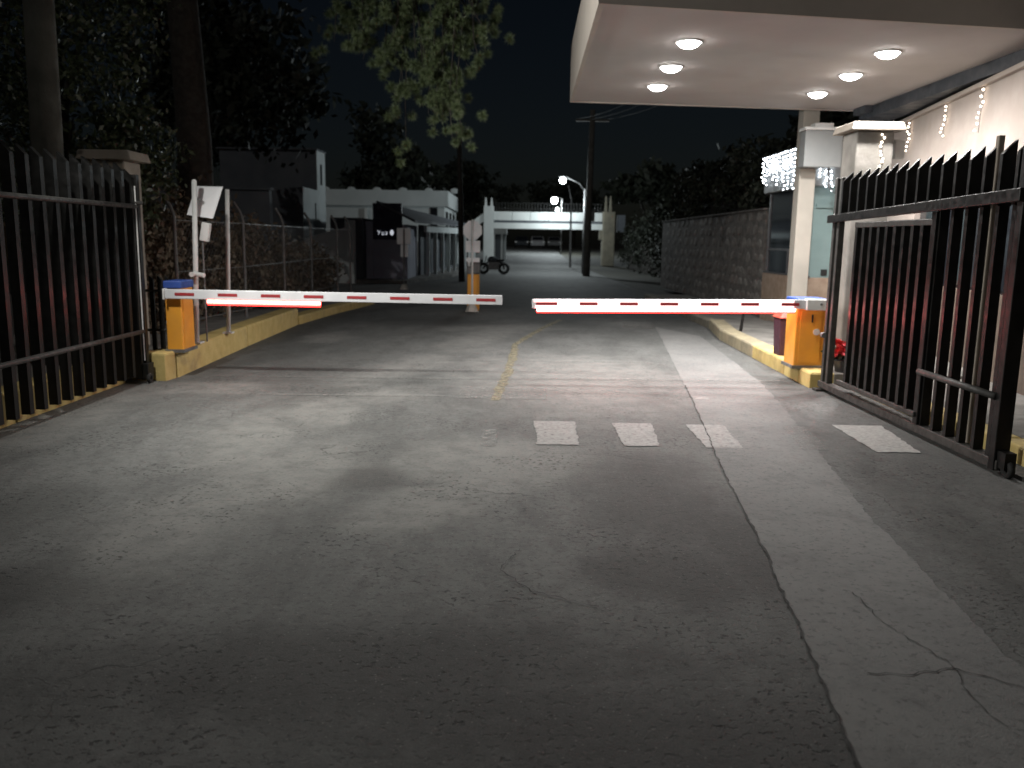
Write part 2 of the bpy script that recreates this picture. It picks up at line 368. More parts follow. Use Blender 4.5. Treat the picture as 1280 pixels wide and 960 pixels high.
for i, pts in enumerate([[(1.93, 2.85), (1.72, 3.0), (1.5, 2.94), (1.36, 2.95)], [(1.72, 3.0), (1.66, 2.8), (1.7, 2.55)], [(1.72, 3.0), (1.62, 3.35), (1.6, 3.7)],
                         [(2.1, 2.95), (2.4, 3.05), (2.8, 3.0)], [(.05, 4.2), (-.05, 3.9), (.1, 3.65)], [(.1, 3.65), (.4, 3.5)]]):
    ribbon(jag(pts, .03, .012, i + 20), .0022, .0075, i, .95).build('crack', M['grit'], ROAD)
# painted markings
def mark(name, quad, m, z=.0058):
    q = [Vector(a) for a in quad]; e = []
    for i in range(4): e += jag([q[i], q[(i + 1) % 4]], .03, .009, i + int(abs(q[0].x) * 100))[:-1]
    b = MB(); b.v = [(a.x, a.y, z) for a in e]; b.f = [tuple(range(len(e)))]; b.build(name, m, ROAD)
for q, m in (([(.20, 7.36), (.57, 7.36), (.54, 6.49), (.21, 6.49)], 'paint_white'), ([(.90, 7.33), (1.25, 7.33), (1.18, 6.49), (.90, 6.49)], 'paint_white'),
             ([(1.55, 7.31), (1.88, 7.31), (1.84, 6.47), (1.54, 6.47)], 'paint_white'), ([(2.40, 7.28), (2.60, 7.28), (2.52, 6.45), (2.30, 6.45)], 'paint_faint'),
             ([(2.88, 7.38), (3.32, 7.38), (3.21, 6.40), (2.87, 6.40)], 'paint_bright'), ([(-.25, 7.0), (-.12, 7.0), (-.12, 6.42), (-.25, 6.42)], 'paint_faint'),
             ([(3.5, 5.2), (3.8, 5.2), (3.7, 4.9), (3.42, 4.95)], 'paint_white')):
    mark('crosswalk_stripe', q, M[m])
mark('faded_rectangle', [(-.55, 9.1), (.38, 9.1), (.36, 8.4), (-.55, 8.4)], M['paint_faint'])
mark('faded_mark', [(1.9, 8.7), (2.05, 8.7), (2.05, 8.55), (1.9, 8.55)], M['paint_white'])
mark('faded_mark', [(2.2, 16.9), (2.8, 16.9), (2.6, 15.6), (2.1, 15.8)], M['paint_faint'])
for pts in ([(-.16, 8.3), (-.02, 10.6), (.06, 13.0)], [(.06, 13.0), (.5, 15.2), (.98, 17.2)], [(1.6, 20.0), (2.2, 24.0)]):
    ribbon(jag(pts, .12, .008, 9), .06, .0066, 3, .25).build('centre_line', M['paint_yellow'], ROAD)
for i, (y, a, b) in enumerate(((8.45, -2.6, -.1), (9.55, -3.5, .1), (11.1, -1.1, 2.0), (9.75, .3, 3.2))):
    ribbon(jag([(a, y), (b, y + .06)], .1, .006, i + 40), .016, .0072, i, .6).build('saw_cut', M['paint_faint'], ROAD)

# kerbs: separate painted blocks, and the pavements behind them
KL = struct(bpy.data.objects.new('kerb', None)); COL.objects.link(KL)
def kerb(parent, a, b, w, h, m, side, gap=.012):
    a, b = Vector(a), Vector(b); t = (b - a).normalized(); nn = Vector((-t.y, t.x)) * side
    a2, b2 = a + t * gap, b - t * gap; c = .018
    lo = [a2, b2, b2 + nn * w, a2 + nn * w]
    P = MB().hexa([(q.x, q.y, -.03) for q in lo], [(q.x, q.y, h - c) for q in lo])
    hi = [a2 + nn * c + t * c, b2 + nn * c - t * c, b2 + nn * (w - c) - t * c, a2 + nn * (w - c) + t * c]
    P.hexa([(q.x, q.y, h - c) for q in lo], [(q.x, q.y, h) for q in hi])
    return P.build('kerb_block', m, parent, bevel=.008)
ky = [-4, -1.5, 1, 3, 5, 7, 9.05]
for a, b in zip(ky, ky[1:]): kerb(KL, (-4.22, a), (-4.22, b), .25, .28, M['kerb_yellow'], 1)
kerb(KL, (-3.84, 9.17), (-3.81, 9.42), .42, .31, M['kerb_yellow'], 1); kerb(KL, (-3.80, 9.42), (-3.90, 12.3), .30, .30, M['kerb_yellow'], 1)
kerb(KL, (-3.90, 12.3), (-3.97, 15.5), .30, .30, M['kerb_yellow'], 1)
pl = [(-3.95, 15.5), (-3.75, 18.0), (-3.4, 20.6), (-3.5, 22.0), (-4.2, 22.8), (-6.5, 23.2), (-9.5, 23.4)]
for a, b in zip(pl, pl[1:]): kerb(KL, a, b, .28, .16, M['kerb_yellow' if a[1] < 20 else 'kerb_grey'], 1)
KR = struct(bpy.data.objects.new('kerb', None)); COL.objects.link(KR)
pl = [(3.36, 9.35), (3.36, 9.75), (3.38, 10.35), (3.42, 11.9), (3.47, 14.0), (3.72, 15.9)]
for a, b in zip(pl, pl[1:]): kerb(KR, a, b, .28, .18, M['kerb_yellow' if a[1] < 11.5 else 'kerb_faded'], -1)
pl = [(3.72, 15.9), (3.70, 19.0), (3.72, 23.0), (3.73, 24.0)]
for a, b in zip(pl, pl[1:]): kerb(KR, a, b, .22, .15, M['kerb_grey'], -1)
ky = [2, 4.2, 6.4, 8.2, 9.33]
for a, b in zip(ky, ky[1:]): kerb(KR, (3.80, a), (3.80, b), .2, .14, M['kerb_yellow'], -1)
def slab(name, poly, z):
    return struct(MB().prism(poly, -.05, z).build(name, M['sidewalk']))
slab('sidewalk', [(-12, -14), (-4.46, -14), (-4.46, 9.05), (-4.27, 9.16), (-4.12, 9.44), (-4.18, 12.3), (-4.25, 15.45), (-12, 15.45)], .27)
slab('sidewalk', [(-12, 15.5), (-4.2, 15.5), (-4.02, 18), (-3.68, 20.6), (-3.75, 21.8), (-4.3, 22.5), (-6.5, 22.9), (-12, 23.1)], .145)
slab('sidewalk', [(4.01, 2), (8, 2), (8, 9.34), (4.01, 9.34)], .13)
slab('sidewalk', [(3.63, 9.35), (8, 9.35), (8, 15.9), (4.0, 15.9), (3.74, 14), (3.69, 11.9), (3.65, 10.35)], .165)
slab('sidewalk', [(3.94, 15.91), (8, 15.91), (8, 24), (3.955, 24), (3.95, 23), (3.93, 19)], .14)
slab('sidewalk', [(-14, 30.2), (-3.8, 30.2), (-2.6, 36), (-2.4, 46), (-14, 46)], .12)

# ------------------------------------------------------------------ canopy with its downlights
Z = 3.7; CA = [(.82, 13.4), (5.95, 13.95), (5.95, 8.78), (.72, 7.95)]
T = thing('entrance_canopy', 'flat concrete entrance canopy over the right lane with pinkish soffit and pale fascia', 'canopy', (3.4, 11, Z))
ins = [(.86, 13.36), (5.9, 13.9), (5.9, 8.83), (.77, 7.99)]
MB().prism(ins, Z, Z + .1).build('soffit', M['soffit'], T)
MB().prism(ins, Z + .1, Z + .74).build('roof_slab', M['fascia'], T)
for i in range(4):
    a, b = Vector(CA[i]), Vector(CA[(i + 1) % 4]); c_, d_ = Vector(ins[(i + 1) % 4]), Vector(ins[i])
    if i == 1: continue
    MB().prism([a, b, c_, d_], Z - .012, Z + .80).build('fascia', M['fascia'], T)
MB().prism([(5.42, 13.8), (5.9, 13.85), (5.9, 8.86), (5.42, 8.78)], Z - .16, Z - .002).build('edge_beam', M['dark_trim'], T)
MB().b2((5.3, 13.3, Z - .10), (5.42, 13.75, Z - .003)).build('edge_bracket', M['dark_trim'], T)
MB().b2((4.57, 13.88, .15), (4.83, 14.14, 4.45)).build('column', M['column'], T, bevel=.012)
DL = [(1.92, 11.96), (1.87, 10.68), (1.82, 9.39), (4.23, 12.33), (4.17, 11.0), (4.08, 9.74)]
dn = ['far left downlight in the canopy soffit, nearest the barriers', 'middle downlight of the left row in the canopy soffit', 'nearest downlight of the left row in the canopy soffit',
      'far downlight of the right row, just above the grey electrical box', 'middle downlight of the right row in the canopy soffit', 'nearest downlight of the right row, close to the cream wall']
for (x, y), lab in zip(DL, dn):
    t = thing('downlight', 'round lit white ' + lab, 'downlight', (x, y, Z), 'lit downlights in the canopy soffit')
    MB().torus((x, y, Z - .006), .136, .012, 'z', 24, 6).build('trim_ring', M['white_metal'], t, smooth=True)
    MB().ball((x, y, Z - .004), .122, 24, 8, (1, 1, .56)).build('lens', M['down'], t, smooth=True)
    ld = bpy.data.lights.new('downlight_beam', 'SPOT'); ld.energy = 400; ld.color = (1, .97, .94); ld.spot_size = rad(178); ld.spot_blend = 1.0; ld.shadow_soft_size = .09
    lo = bpy.data.objects.new('downlight_beam', ld); COL.objects.link(lo); lo.parent = t; lo.location = (0, 0, -.095)

# ------------------------------------------------------------------ barriers
def barrier(tname, label, cab, arm_x0, arm_x1, ya, za, led, bright, stripes, slope):
    x0, x1, y0, y1, z0, z1 = cab
    t = thing('barrier_gate', label, 'barrier', ((x0 + x1) / 2, (y0 + y1) / 2, z0), 'road barriers at the entrance')
    MB().b2((x0, y0, z0), (x1, y1, z1)).build('cabinet', M['orange'], t, bevel=.012)
    MB().b2((x0 - .012, y0 - .012, z1 + .001), (x1 + .012, y1 + .012, z1 + .085)).build('cabinet_cap', M['blue'], t, bevel=.012)
    MB().b2((x0 - .02, y0 - .02, z0 - .01), (x1 + .02, y1 + .02, z0 + .025)).build('base_plate', M['galv'], t)
    h = .052; d = .022
    def zz(x): return za + slope * (x - arm_x0)
    a, b = min(arm_x0, arm_x1), max(arm_x0, arm_x1)
    MB().hexa([(a, ya - d, zz(a) - h), (b, ya - d, zz(b) - h), (b, ya + d, zz(b) - h), (a, ya + d, zz(a) - h)],
              [(a, ya - d, zz(a) + h), (b, ya - d, zz(b) + h), (b, ya + d, zz(b) + h), (a, ya + d, zz(a) + h)]).build('barrier_arm', M['arm_white'], t, bevel=.006)
    for k, (sa, sb) in enumerate(stripes):
        MB().hexa([(sa, ya - d - .004, zz(sa) - .016), (sb, ya - d - .004, zz(sb) - .016), (sb, ya - d - .001, zz(sb) - .016), (sa, ya - d - .001, zz(sa) - .016)],
                  [(sa, ya - d - .004, zz(sa) + .016), (sb, ya - d - .004, zz(sb) + .016), (sb, ya - d - .001, zz(sb) + .016), (sa, ya - d - .001, zz(sa) + .016)]).build('red_stripe', M['red_tape'], t)
    la, lb = led
    zo = h + (.024 if not bright else .012)
    MB().tube([(la, ya - .012, zz(la) - zo), (lb, ya - .012, zz(lb) - zo)], .020 if not bright else .021, 8).build('led_strip', M['led_core_bright' if bright else 'led_core'], t)
    MB().tube([(la, ya - .004, zz(la) - zo - .026), (lb, ya - .004, zz(lb) - zo - .026)], .015, 8).build('glow_fringe', M['glow_fringe'], t)  # added red tube, imitates the camera's glow fringe round the strip
    hx = x0 + .02 if arm_x0 < 0 else x1 - .02
    MB().b2((min(hx, arm_x0), ya - .05, za - .065), (max(hx, arm_x0), ya + .06, za + .06)).build('arm_bracket', M['white_metal'], t, bevel=.01)
    return t
st = [(-3.75 + .477 * k, -3.75 + .477 * k + .215) for k in range(8)]
B1 = barrier('l', 'lowered white barrier arm with red dashes on the narrow orange cabinet beside the left kerb', (-3.90, -3.72, 9.42, 9.78, .30, 1.01), -3.86, -.123, 9.35, .955, (-3.395, -2.14), False, st, -.004)
st = [(.30 + .46 * k - .04 * (k == 0), .30 + .46 * k + .2) for k in range(7)]
B2 = barrier('r', 'glowing white and red barrier arm on the wide orange cabinet beside the right gate', (3.28, 3.62, 9.72, 10.08, .18, .90), 3.34, .215, 9.62, .925, (.27, 3.22), True, st, .012)
# added glowing panels that bleach the right arm's face to blown-out white, lock and slot on its cabinet, hinge stub on the left one
def face(xa, xb_, z0, z1):
    q = [(xa, .925 + .012 * (xa - 3.34)), (xb_, .925 + .012 * (xb_ - 3.34))]
    MB().hexa([(q[0][0], 9.5935, q[0][1] + z0), (q[1][0], 9.5935, q[1][1] + z0), (q[1][0], 9.597, q[1][1] + z0), (q[0][0], 9.597, q[0][1] + z0)],
              [(q[0][0], 9.5935, q[0][1] + z1), (q[1][0], 9.5935, q[1][1] + z1), (q[1][0], 9.597, q[1][1] + z1), (q[0][0], 9.597, q[0][1] + z1)]).build('arm_glow_panel', M['arm_glow'], B2)
face(.235, 3.2, .018, .049); face(.25, 3.2, -.049, -.018)
for (a, b), (c, d) in zip(st, st[1:]): face(b + .004, c - .004, -.017, .017)
MB().tube([(3.52, 9.70, .60), (3.52, 9.722, .60)], .038, 16).build('lock_cover', M['white_metal'], B2)
MB().b2((3.455, 9.705, .71), (3.47, 9.722, .80)).build('slot', M['wire'], B2)
MB().tube([(3.5, 9.56, .93), (3.5, 9.575, .93)], .014, 10).build('bolt', M['galv'], B2)
MB().tube([(-3.925, 9.5, .62), (-3.895, 9.5, .62)], .025, 12).build('lock_cover', M['galv'], B1)
MB().tube([(-.15, 9.35, .985), (-.15, 9.35, 1.0)], .01, 6).build('end_plug', M['galv'], B1)
MB().b2((-3.719, 9.46, .36), (-3.714, 9.74, .92)).build('access_door', M['orange'], B1)
MB().b2((3.33, 9.712, .24), (3.57, 9.7195, .84)).build('access_door', M['orange'], B2)
T3 = thing('barrier_cabinet', 'pale orange barrier cabinet with grey top standing behind the traffic signs', 'barrier', (-.92, 19.25, 0))
MB().b2((-1.05, 19.2, 0), (-.78, 19.5, .82)).build('cabinet', M['orange'], T3, bevel=.015)
MB().b2((-1.06, 19.19, .822), (-.77, 19.51, 1.18)).build('cabinet_head', M['galv'], T3, bevel=.02)
MB().b2((-1.04, 19.16, 1.0), (-.98, 19.19, 1.12)).build('head_light', M['white_metal'], T3)

# ------------------------------------------------------------------ gates
def bar_mesh(wx, wy, h, side, cut=.055):
    x, y = wx / 2, wy / 2; lo = [(-x, -y, 0), (x, -y, 0), (x, y, 0), (-x, y, 0)]
    hl, hr = (h, h - cut) if side < 0 else (h - cut, h)
    hi = [(-x, -y, hl), (x, -y, hr), (x, y, hr), (-x, y, hl)]
    return MB().hexa(lo, hi)
def line_x(y, a, b): return a[0] + (b[0] - a[0]) * (y - a[1]) / (b[1] - a[1])
# left leaf, open along the kerb
LG = thing('gate_leaf', 'open black iron gate leaf with slanted bar tops along the left kerb', 'gate', (-4.0, 7, 0), 'open gate leaves')
bm_ = bar_mesh(.078, .058, 2.22, -1, .085).mesh('bar'); bm_.materials.append(M['black_iron'])
a_, b_ = (-4.06, 6.6), (-4.05, 9.1)
y = 9.02; k = 0
while y > 4.4:
    link('bar', bm_, LG, at=(line_x(y, a_, b_), y, .10 if k else .05)); y -= .212; k += 1
for z in (1.89, .565):
    pz = [(line_x(q, a_, b_) + .046, q, z) for q in (4.3, 9.05)]
    MB().tube(pz, .024, 8).build('rail', M['brown_iron'], LG, smooth=True)
MB().b2((-4.06, 9.06, .03), (-3.985, 9.13, 2.22)).build('end_post', M['black_iron'], LG, bevel=.006)
MB().tube([(-4.0, 9.045, .25), (-4.0, 9.045, 2.1)], .007, 6).build('drop_rod', M['white_metal'], LG)
MB().b2((-4.09, 9.0, .05), (-3.95, 9.16, .22)).build('foot_bracket', M['black_iron'], LG, bevel=.01)
MB().torus((-3.95, 9.03, .058), .038, .02, 'x', 16, 6).build('caster_wheel', M['tyre'], LG, smooth=True)
MB().tube([(-4.02, 9.04, 1.93), (-3.95, 9.1, 1.93)], .02, 8).build('latch_lug', M['brown_iron'], LG)
# short low fence between leaf and barrier
LF = thing('picket_fence', 'short low black picket fence between the left gate and orange cabinet', 'fence', (-4.05, 9.3, .28))
for x, y in ((-4.22, 9.6), (-4.12, 9.61), (-4.03, 9.62), (-3.95, 9.63)):
    me = bar_mesh(.045, .03, .86, -1, .04)
    o = me.build('picket', M['black_iron'], LF); o.location = Vector((x, y, .28)) - LF.location
for z in (.97, .52): MB().tube([(-4.27, 9.59, z), (-3.92, 9.63, z)], .016, 6).build('rail', M['brown_iron'], LF)
# right leaf
RG = thing('gate_leaf', 'open black iron gate leaf with a wicket door beside the cream wall', 'gate', (3.47, 7.5, 0), 'open gate leaves')
a_, b_ = (3.49, 5.9), (3.46, 9.2)
bm2 = bar_mesh(.098, .036, .46, 1, .10).mesh('spike'); bm2.materials.append(M['black_iron'])
bm2b = MB().box((0, 0, .9), (.074, .046, 1.78)).mesh('bar'); bm2b.materials.append(M['black_iron'])
y = 8.98; k = 0
while y > 5.9:
    link('spike', bm2, RG, at=(line_x(y, a_, b_), y, 1.89))
    if y < 7.0: link('bar', bm2b, RG, at=(line_x(y, a_, b_), y, .10))
    y -= .203
for q in (9.20, 9.07):
    MB().b2((line_x(q, a_, b_) - .032, q - .03, .03), (line_x(q, a_, b_) + .032, q + .03, 2.3)).build('end_post', M['brown_iron'], RG, bevel=.006)
MB().hexa([(3.40, 5.8, 1.91), (3.445, 5.8, 1.91), (3.415, 9.24, 1.83), (3.37, 9.24, 1.83)], [(3.40, 5.8, 2.0), (3.445, 5.8, 2.0), (3.415, 9.24, 1.91), (3.37, 9.24, 1.91)]).build('top_rail', M['black_iron'], RG, bevel=.006)
MB().hexa([(3.44, 5.78, .04), (3.54, 5.78, .04), (3.51, 9.26, .04), (3.41, 9.26, .04)], [(3.44, 5.78, .108), (3.54, 5.78, .108), (3.51, 9.26, .108), (3.41, 9.26, .108)]).build('bottom_rail', M['brown_iron'], RG, bevel=.006)
MB().b2((3.43, 5.80, .03), (3.54, 5.875, 2.36)).build('end_post', M['black_iron'], RG, bevel=.006)
MB().tube([(3.425, 5.86, .56), (3.425, 7.0, .56)], .027, 8).build('mid_rail', M['brown_iron'], RG, smooth=True)
WK = MB().hexa([(3.42, 7.0, 1.77), (3.50, 7.0, 1.77), (3.48, 8.55, 1.77), (3.40, 8.55, 1.77)], [(3.42, 7.0, 1.825), (3.50, 7.0, 1.825), (3.48, 8.55, 1.825), (3.40, 8.55, 1.825)]).build('wicket_rail', M['brown_iron'], RG, bevel=.008)
MB().hexa([(3.40, 6.98, .17), (3.44, 6.98, .17), (3.42, 8.66, .17), (3.38, 8.66, .17)], [(3.40, 6.98, .215), (3.44, 6.98, .215), (3.42, 8.66, .215), (3.38, 8.66, .215)]).build('wicket_rail', M['brown_iron'], RG, bevel=.008)
bm3 = MB().box((0, 0, .8), (.10, .055, 1.6)).mesh('wicket_bar'); bm3.materials.append(M['black_iron'])
y = 8.5
while y > 7.05:
    link('wicket_bar', bm3, RG, at=(3.45, y, .17)); y -= .17
MB().b2((3.42, 6.95, .11), (3.53, 7.03, 1.88)).build('wicket_post', M['black_iron'], RG, bevel=.006)
MB().b2((3.50, 6.30, .11), (3.545, 6.345, 2.40)).build('stay_post', M['cap'], RG, bevel=.006)
MB().torus((3.49, 5.72, .06), .045, .024, 'x', 16, 6).build('caster_wheel', M['tyre'], RG, smooth=True)
MB().b2((3.45, 5.70, .06), (3.53, 5.80, .18)).build('caster_fork', M['black_iron'], RG)
MB().tube([(3.415, 9.17, .62), (3.415, 9.23, .62)], .03, 10).build('latch_lug', M['galv'], RG)
MB().b2((3.36, 9.14, 0), (3.5, 9.27, .025)).build('foot_plate', M['brown_iron'], RG)
tag(MB().b2((3.55, 5.0, 0), (3.66, 9.1, .03)).build('gate_track', M['brown_iron']), 'flat steel gate track lying on the asphalt under the right gate', 'track')

# ------------------------------------------------------------------ right side wall, pillar, booth, box, bin, plant
WT = thing('cream_wall', 'tall cream plastered wall behind the open right gate with dark long window', 'wall', (5, 7, 0))
A_, B_ = Vector((4.15, 2.0)), Vector((6.2, 14.9)); wd = (B_ - A_).normalized(); wn_ = Vector((wd.y, -wd.x))
def wbox(u0, u1, d0, d1, z0, z1, b=None):       # a box along the wall: u along it, d into it
    c = [A_ + wd * u0 + wn_ * d0, A_ + wd * u1 + wn_ * d0, A_ + wd * u1 + wn_ * d1, A_ + wd * u0 + wn_ * d1]
    return (b or MB()).hexa([(q.x, q.y, z0) for q in c], [(q.x, q.y, z1) for q in c])
wbox(0, 13.06, 0, .3, .12, 1.08).build('lower_wall', M['brown_dado'], WT)
wbox(0, 13.06, 0, .3, 2.45, 3.44).build('upper_wall', M['cream'], WT)
wbox(10.6, 13.06, 0, .298, 1.082, 2.448).build('wall_end', M['cream'], WT)
WW = wbox(0, 10.6, .10, .16, 1.085, 2.445).build('window', M['dark_room'], WT)
q = .3
while q < 9.5:
    wbox(q + .03, q + 1.27, .08, .09, 1.12, 2.41).build('pane', M['glass'], WW)
    wbox(q - .025, q + .025, .055, .098, 1.09, 2.44).build('mullion', M['dark_trim'], WW); q += 1.3
wbox(0, 13.06, -.06, .34, 3.442, 3.50).build('coping', M['cream'], WT, bevel=.01)
PR = thing('gate_pillar', 'grey rendered gate pillar with wide cap between booth and cream wall', 'pillar', (4.2, 10.4, .16), 'masonry pillars at the gate')
MB().b2((4.0, 10.2, .13), (4.44, 10.64, 2.92)).build('pillar_shaft', M['plaster_grey'], PR, bevel=.02)
MB().hexa([(3.90, 10.1, 2.925), (4.54, 10.1, 2.925), (4.54, 10.74, 2.925), (3.90, 10.74, 2.925)], [(3.93, 10.13, 3.02), (4.51, 10.13, 3.02), (4.51, 10.71, 3.02), (3.93, 10.71, 3.02)]).build('pillar_cap', M['cap'], PR, bevel=.012)
PL = thing('gate_pillar', 'tan capped pillar standing behind the left gate by dark leaves', 'pillar', (-4.35, 9.9, .28), 'masonry pillars at the gate')
MB().b2((-4.85, 9.72, .27), (-4.40, 10.15, 2.42)).build('pillar_shaft', M['cap'], PL, bevel=.02)
MB().hexa([(-4.92, 9.66, 2.425), (-4.30, 9.66, 2.425), (-4.30, 10.22, 2.425), (-4.92, 10.22, 2.425)], [(-4.90, 9.68, 2.53), (-4.33, 9.68, 2.53), (-4.33, 10.2, 2.53), (-4.90, 10.2, 2.53)]).build('pillar_cap', M['cap'], PL, bevel=.012)
MB().b2((4.50, 10.3, 2.62), (4.62, 10.4, 2.84)).build('wall_speaker', M['white_metal'], PR, bevel=.01)

GB = thing('guard_booth', 'guard booth with pale teal front wall and tan tiled base behind right barrier', 'booth', (5.4, 15.4, .16))
xb, xe, yb, ye = 4.87, 6.3, 14.22, 16.6
MB().b2((xb, yb, .13), (xe, ye, 1.05)).build('tan_base', M['tan'], GB, bevel=.01)
MB().b2((xb + .06, yb + .03, 1.052), (xe, yb + .16, 2.548)).build('front_wall', M['teal'], GB)
MB().b2((xb + .06, ye - .12, 1.052), (xe, ye, 2.548)).build('back_wall', M['teal'], GB)
MB().b2((xb + .9, yb + .165, 1.052), (xe, ye - .125, 2.54)).build('inner_room', M['dark_room'], GB)
MB().b2((xb - .04, yb - .06, 2.55), (xe, ye + .1, 3.26)).build('roof_slab', M['box_grey'], GB, bevel=.012)
MB().b2((xb - .01, yb - .02, 1.053), (xb + .10, ye, 1.08)).build('window_sill', M['frame'], GB)
GW = MB().b2((xb + .045, yb + .17, 1.082), (xb + .055, ye - .125, 2.546)).build('side_window', M['glass'], GB)
for q in (yb + .2, yb + 1.0, ye - .15): MB().b2((xb + .02, q - .025, 1.084), (xb + .075, q + .025, 1.48 if q == yb + 1.0 else 2.54)).build('mullion', M['frame'], GW)
MB().b2((xb + .025, yb + .165, 1.48), (xb + .07, ye - .13, 1.52)).build('transom', M['frame'], GW)
MB().b2((5.16, yb + .010, 1.09), (5.26, yb + .029, 1.19)).build('wall_socket', M['wire'], GB)
MB().b2((5.0, yb, 2.2), (6.2, yb + .029, 2.27)).build('front_ledge', M['teal'], GB)
EB = thing('electrical_box', 'square grey electrical box with bright top hung on the booth column', 'electrical box', (4.8, 13.7, 2.8))
MB().b2((4.53, 13.60, 2.80), (5.12, 13.875, 3.36)).build('box_body', M['box_grey'], EB, bevel=.014)
MB().b2((4.51, 13.575, 3.362), (5.14, 13.878, 3.41)).build('box_lid', M['white_metal'], EB, bevel=.01)
MB().b2((4.68, 13.65, 3.412), (4.98, 13.85, 3.48)).build('top_unit', M['white_metal'], EB, bevel=.012)
MB().tube([(5.0, 13.8, 2.8), (5.02, 13.78, 2.5), (5.15, 13.75, 2.38), (5.3, 13.72, 2.6), (5.34, 13.72, 3.0)], .014, 6).build('cable', M['frame'], EB)
BN = thing('litter_bin', 'maroon litter bin with bright red lid beside the right orange cabinet', 'bin', (3.55, 10.85, .17))
MB().hexa([(3.44, 10.75, .17), (3.70, 10.75, .17), (3.70, 11.0, .17), (3.44, 11.0, .17)], [(3.42, 10.73, .66), (3.72, 10.73, .66), (3.72, 11.02, .66), (3.42, 11.02, .66)]).build('bin_body', M['bin'], BN, bevel=.012)
MB().hexa([(3.40, 10.71, .662), (3.74, 10.71, .662), (3.74, 11.04, .662), (3.40, 11.04, .662)], [(3.45, 10.76, .73), (3.69, 10.76, .73), (3.69, 10.99, .73), (3.45, 10.99, .73)]).build('bin_lid', M['bin_lid'], BN, bevel=.012)
PT = thing('potted_plant', 'small red leaved plant in a dark pot behind the right gate posts', 'plant', (3.82, 9.55, .14))
MB().tube([(3.82, 9.55, .135), (3.82, 9.55, .30)], [.10, .14], 14).build('pot', M['pot'], PT)
leaves('red_leaves', [(3.82, 9.55, .47, .2, .2, .1)], 160, .06, M['red_leaf'], PT, .6)
leaves('green_leaves', [(3.82, 9.55, .36, .17, .17, .10)], 120, .05, M['leaf'], PT, .6)
tag(MB().tube([(3.78, 13.9, .15), (3.80, 13.88, .4), (3.84, 13.9, .62)], [.03, .022, .03], 8).build('short_bollard', M['black_iron']), 'short dark leaning stub post on the right pavement near the booth', 'post')

# fairy lights
SL = thing('fairy_light_curtain', 'dense curtain of bright white fairy lights hanging from the booth eave', 'fairy lights', (4.8, 15.4, 3.25))
MB().tube([(4.79, 14.1, 3.23), (4.79, 16.72, 3.23)], .007, 5).build('eave_wire', M['wire'], SL)
R = random.Random(5)
y = 14.3
while y < 16.7:
    ln = R.choice([.35, .48, .62, .55, .72, .42]); b = MB(); z = 3.20
    MB().tube([(4.79, y, 3.23), (4.79, y, 3.23 - ln)], .003, 4).build('strand', M['wire'], SL)
    while z > 3.23 - ln:
        b.ball((4.79 - R.uniform(0, .03), y + R.uniform(-.04, .04), z), R.uniform(.009, .015), 6, 4); z -= R.uniform(.045, .085)
    stuff(b.build('bulbs', M['bulb'], SL)); y += R.uniform(.10, .17)
for x, ln in ((4.98, .25), (5.08, .42), (5.19, .5), (5.46, .3)):
    b = MB(); z = 2.92
    while z > 2.92 - ln: b.ball((x + R.uniform(-.025, .025), 14.13, z), .013, 6, 4); z -= R.uniform(.045, .07)
    stuff(b.build('bulbs', M['bulb'], SL))
for (u, ln, lab) in ((11.1, .40, 'short string of fairy lights on cream wall, farthest from camera'), (9.55, .40, 'fairy light string, second from the pillar, bunched on cream wall'), (8.3, .48, 'longest fairy light string on the cream wall, nearest the camera')):
    p0 = A_ + wd * u - wn_ * .03; z0 = 3.40
    t = thing('fairy_light_string', lab, 'fairy lights', (p0.x, p0.y, z0), 'fairy light strings on the cream wall')
    MB().tube([(p0.x, p0.y, z0 + .05), (p0.x, p0.y + .02, z0 - ln)], .003, 4).build('wire', M['wire'], t)
    b = MB(); z = z0
    while z > z0 - ln: b.ball((p0.x - .01, p0.y + R.uniform(-.05, .05) + .12 * (z0 - z), z), R.uniform(.010, .016), 6, 4); z -= R.uniform(.04, .075)
    stuff(b.build('bulbs', M['bulb_warm'], t))
t = thing('fairy_light_string', 'short fairy light string hanging on the front of grey gate pillar', 'fairy lights', (4.3, 10.18, 2.9), 'fairy light strings on the cream wall')
b = MB(); z = 2.88
while z > 2.5: b.ball((4.30 + R.uniform(-.02, .02), 10.19, z), R.uniform(.009, .014), 6, 4); z -= R.uniform(.03, .06)
stuff(b.build('bulbs', M['bulb_warm'], t)); MB().tube([(4.30, 10.192, 2.91), (4.31, 10.192, 2.5)], .003, 4).build('wire', M['wire'], t)

# stone wall on the right with its stones
SW = thing('stone_wall', 'long dark rubble stone wall along the right pavement beyond the booth', 'wall', (4.5, 25, .14))
MB().b2((4.95, 16.9, .13), (5.3, 28.5, 2.26)).build('wall_core', M['mortar'], SW)
vs = []
for k in range(7):
    b = bmesh.new(); bmesh.ops.create_icosphere(b, subdivisions=1, radius=1)
    for v in b.verts: v.co *= random.uniform(.78, 1.1); v.co.x *= .45
    me = bpy.data.meshes.new('stone'); b.to_mesh(me); b.free(); me.materials.append(M['stone' if k % 4 else 'stone_b']); vs.append(me)
cnt = 0; z = .24
rows = []
while z < 2.2:
    y = 17.0 + random.uniform(0, .2)
    while y < 28: rows.append((y, z)); y += random.uniform(.30, .6) * (1 + (y - 17) * .08)
    z += random.uniform(.24, .3)
rows.sort()
for y, z in rows[:290]:
    o = link('stone', random.choice(vs), SW, at=(4.955, y, z)); o.scale = (.055, random.uniform(.18, .27) * (1 + (y - 17) * .06), random.uniform(.10, .165)); o.rotation_euler = (random.uniform(-.2, .2), 0, 0)
MB().b2((4.90, 16.85, 2.262), (5.34, 28.5, 2.295)).build('coping', M['mortar'], SW)
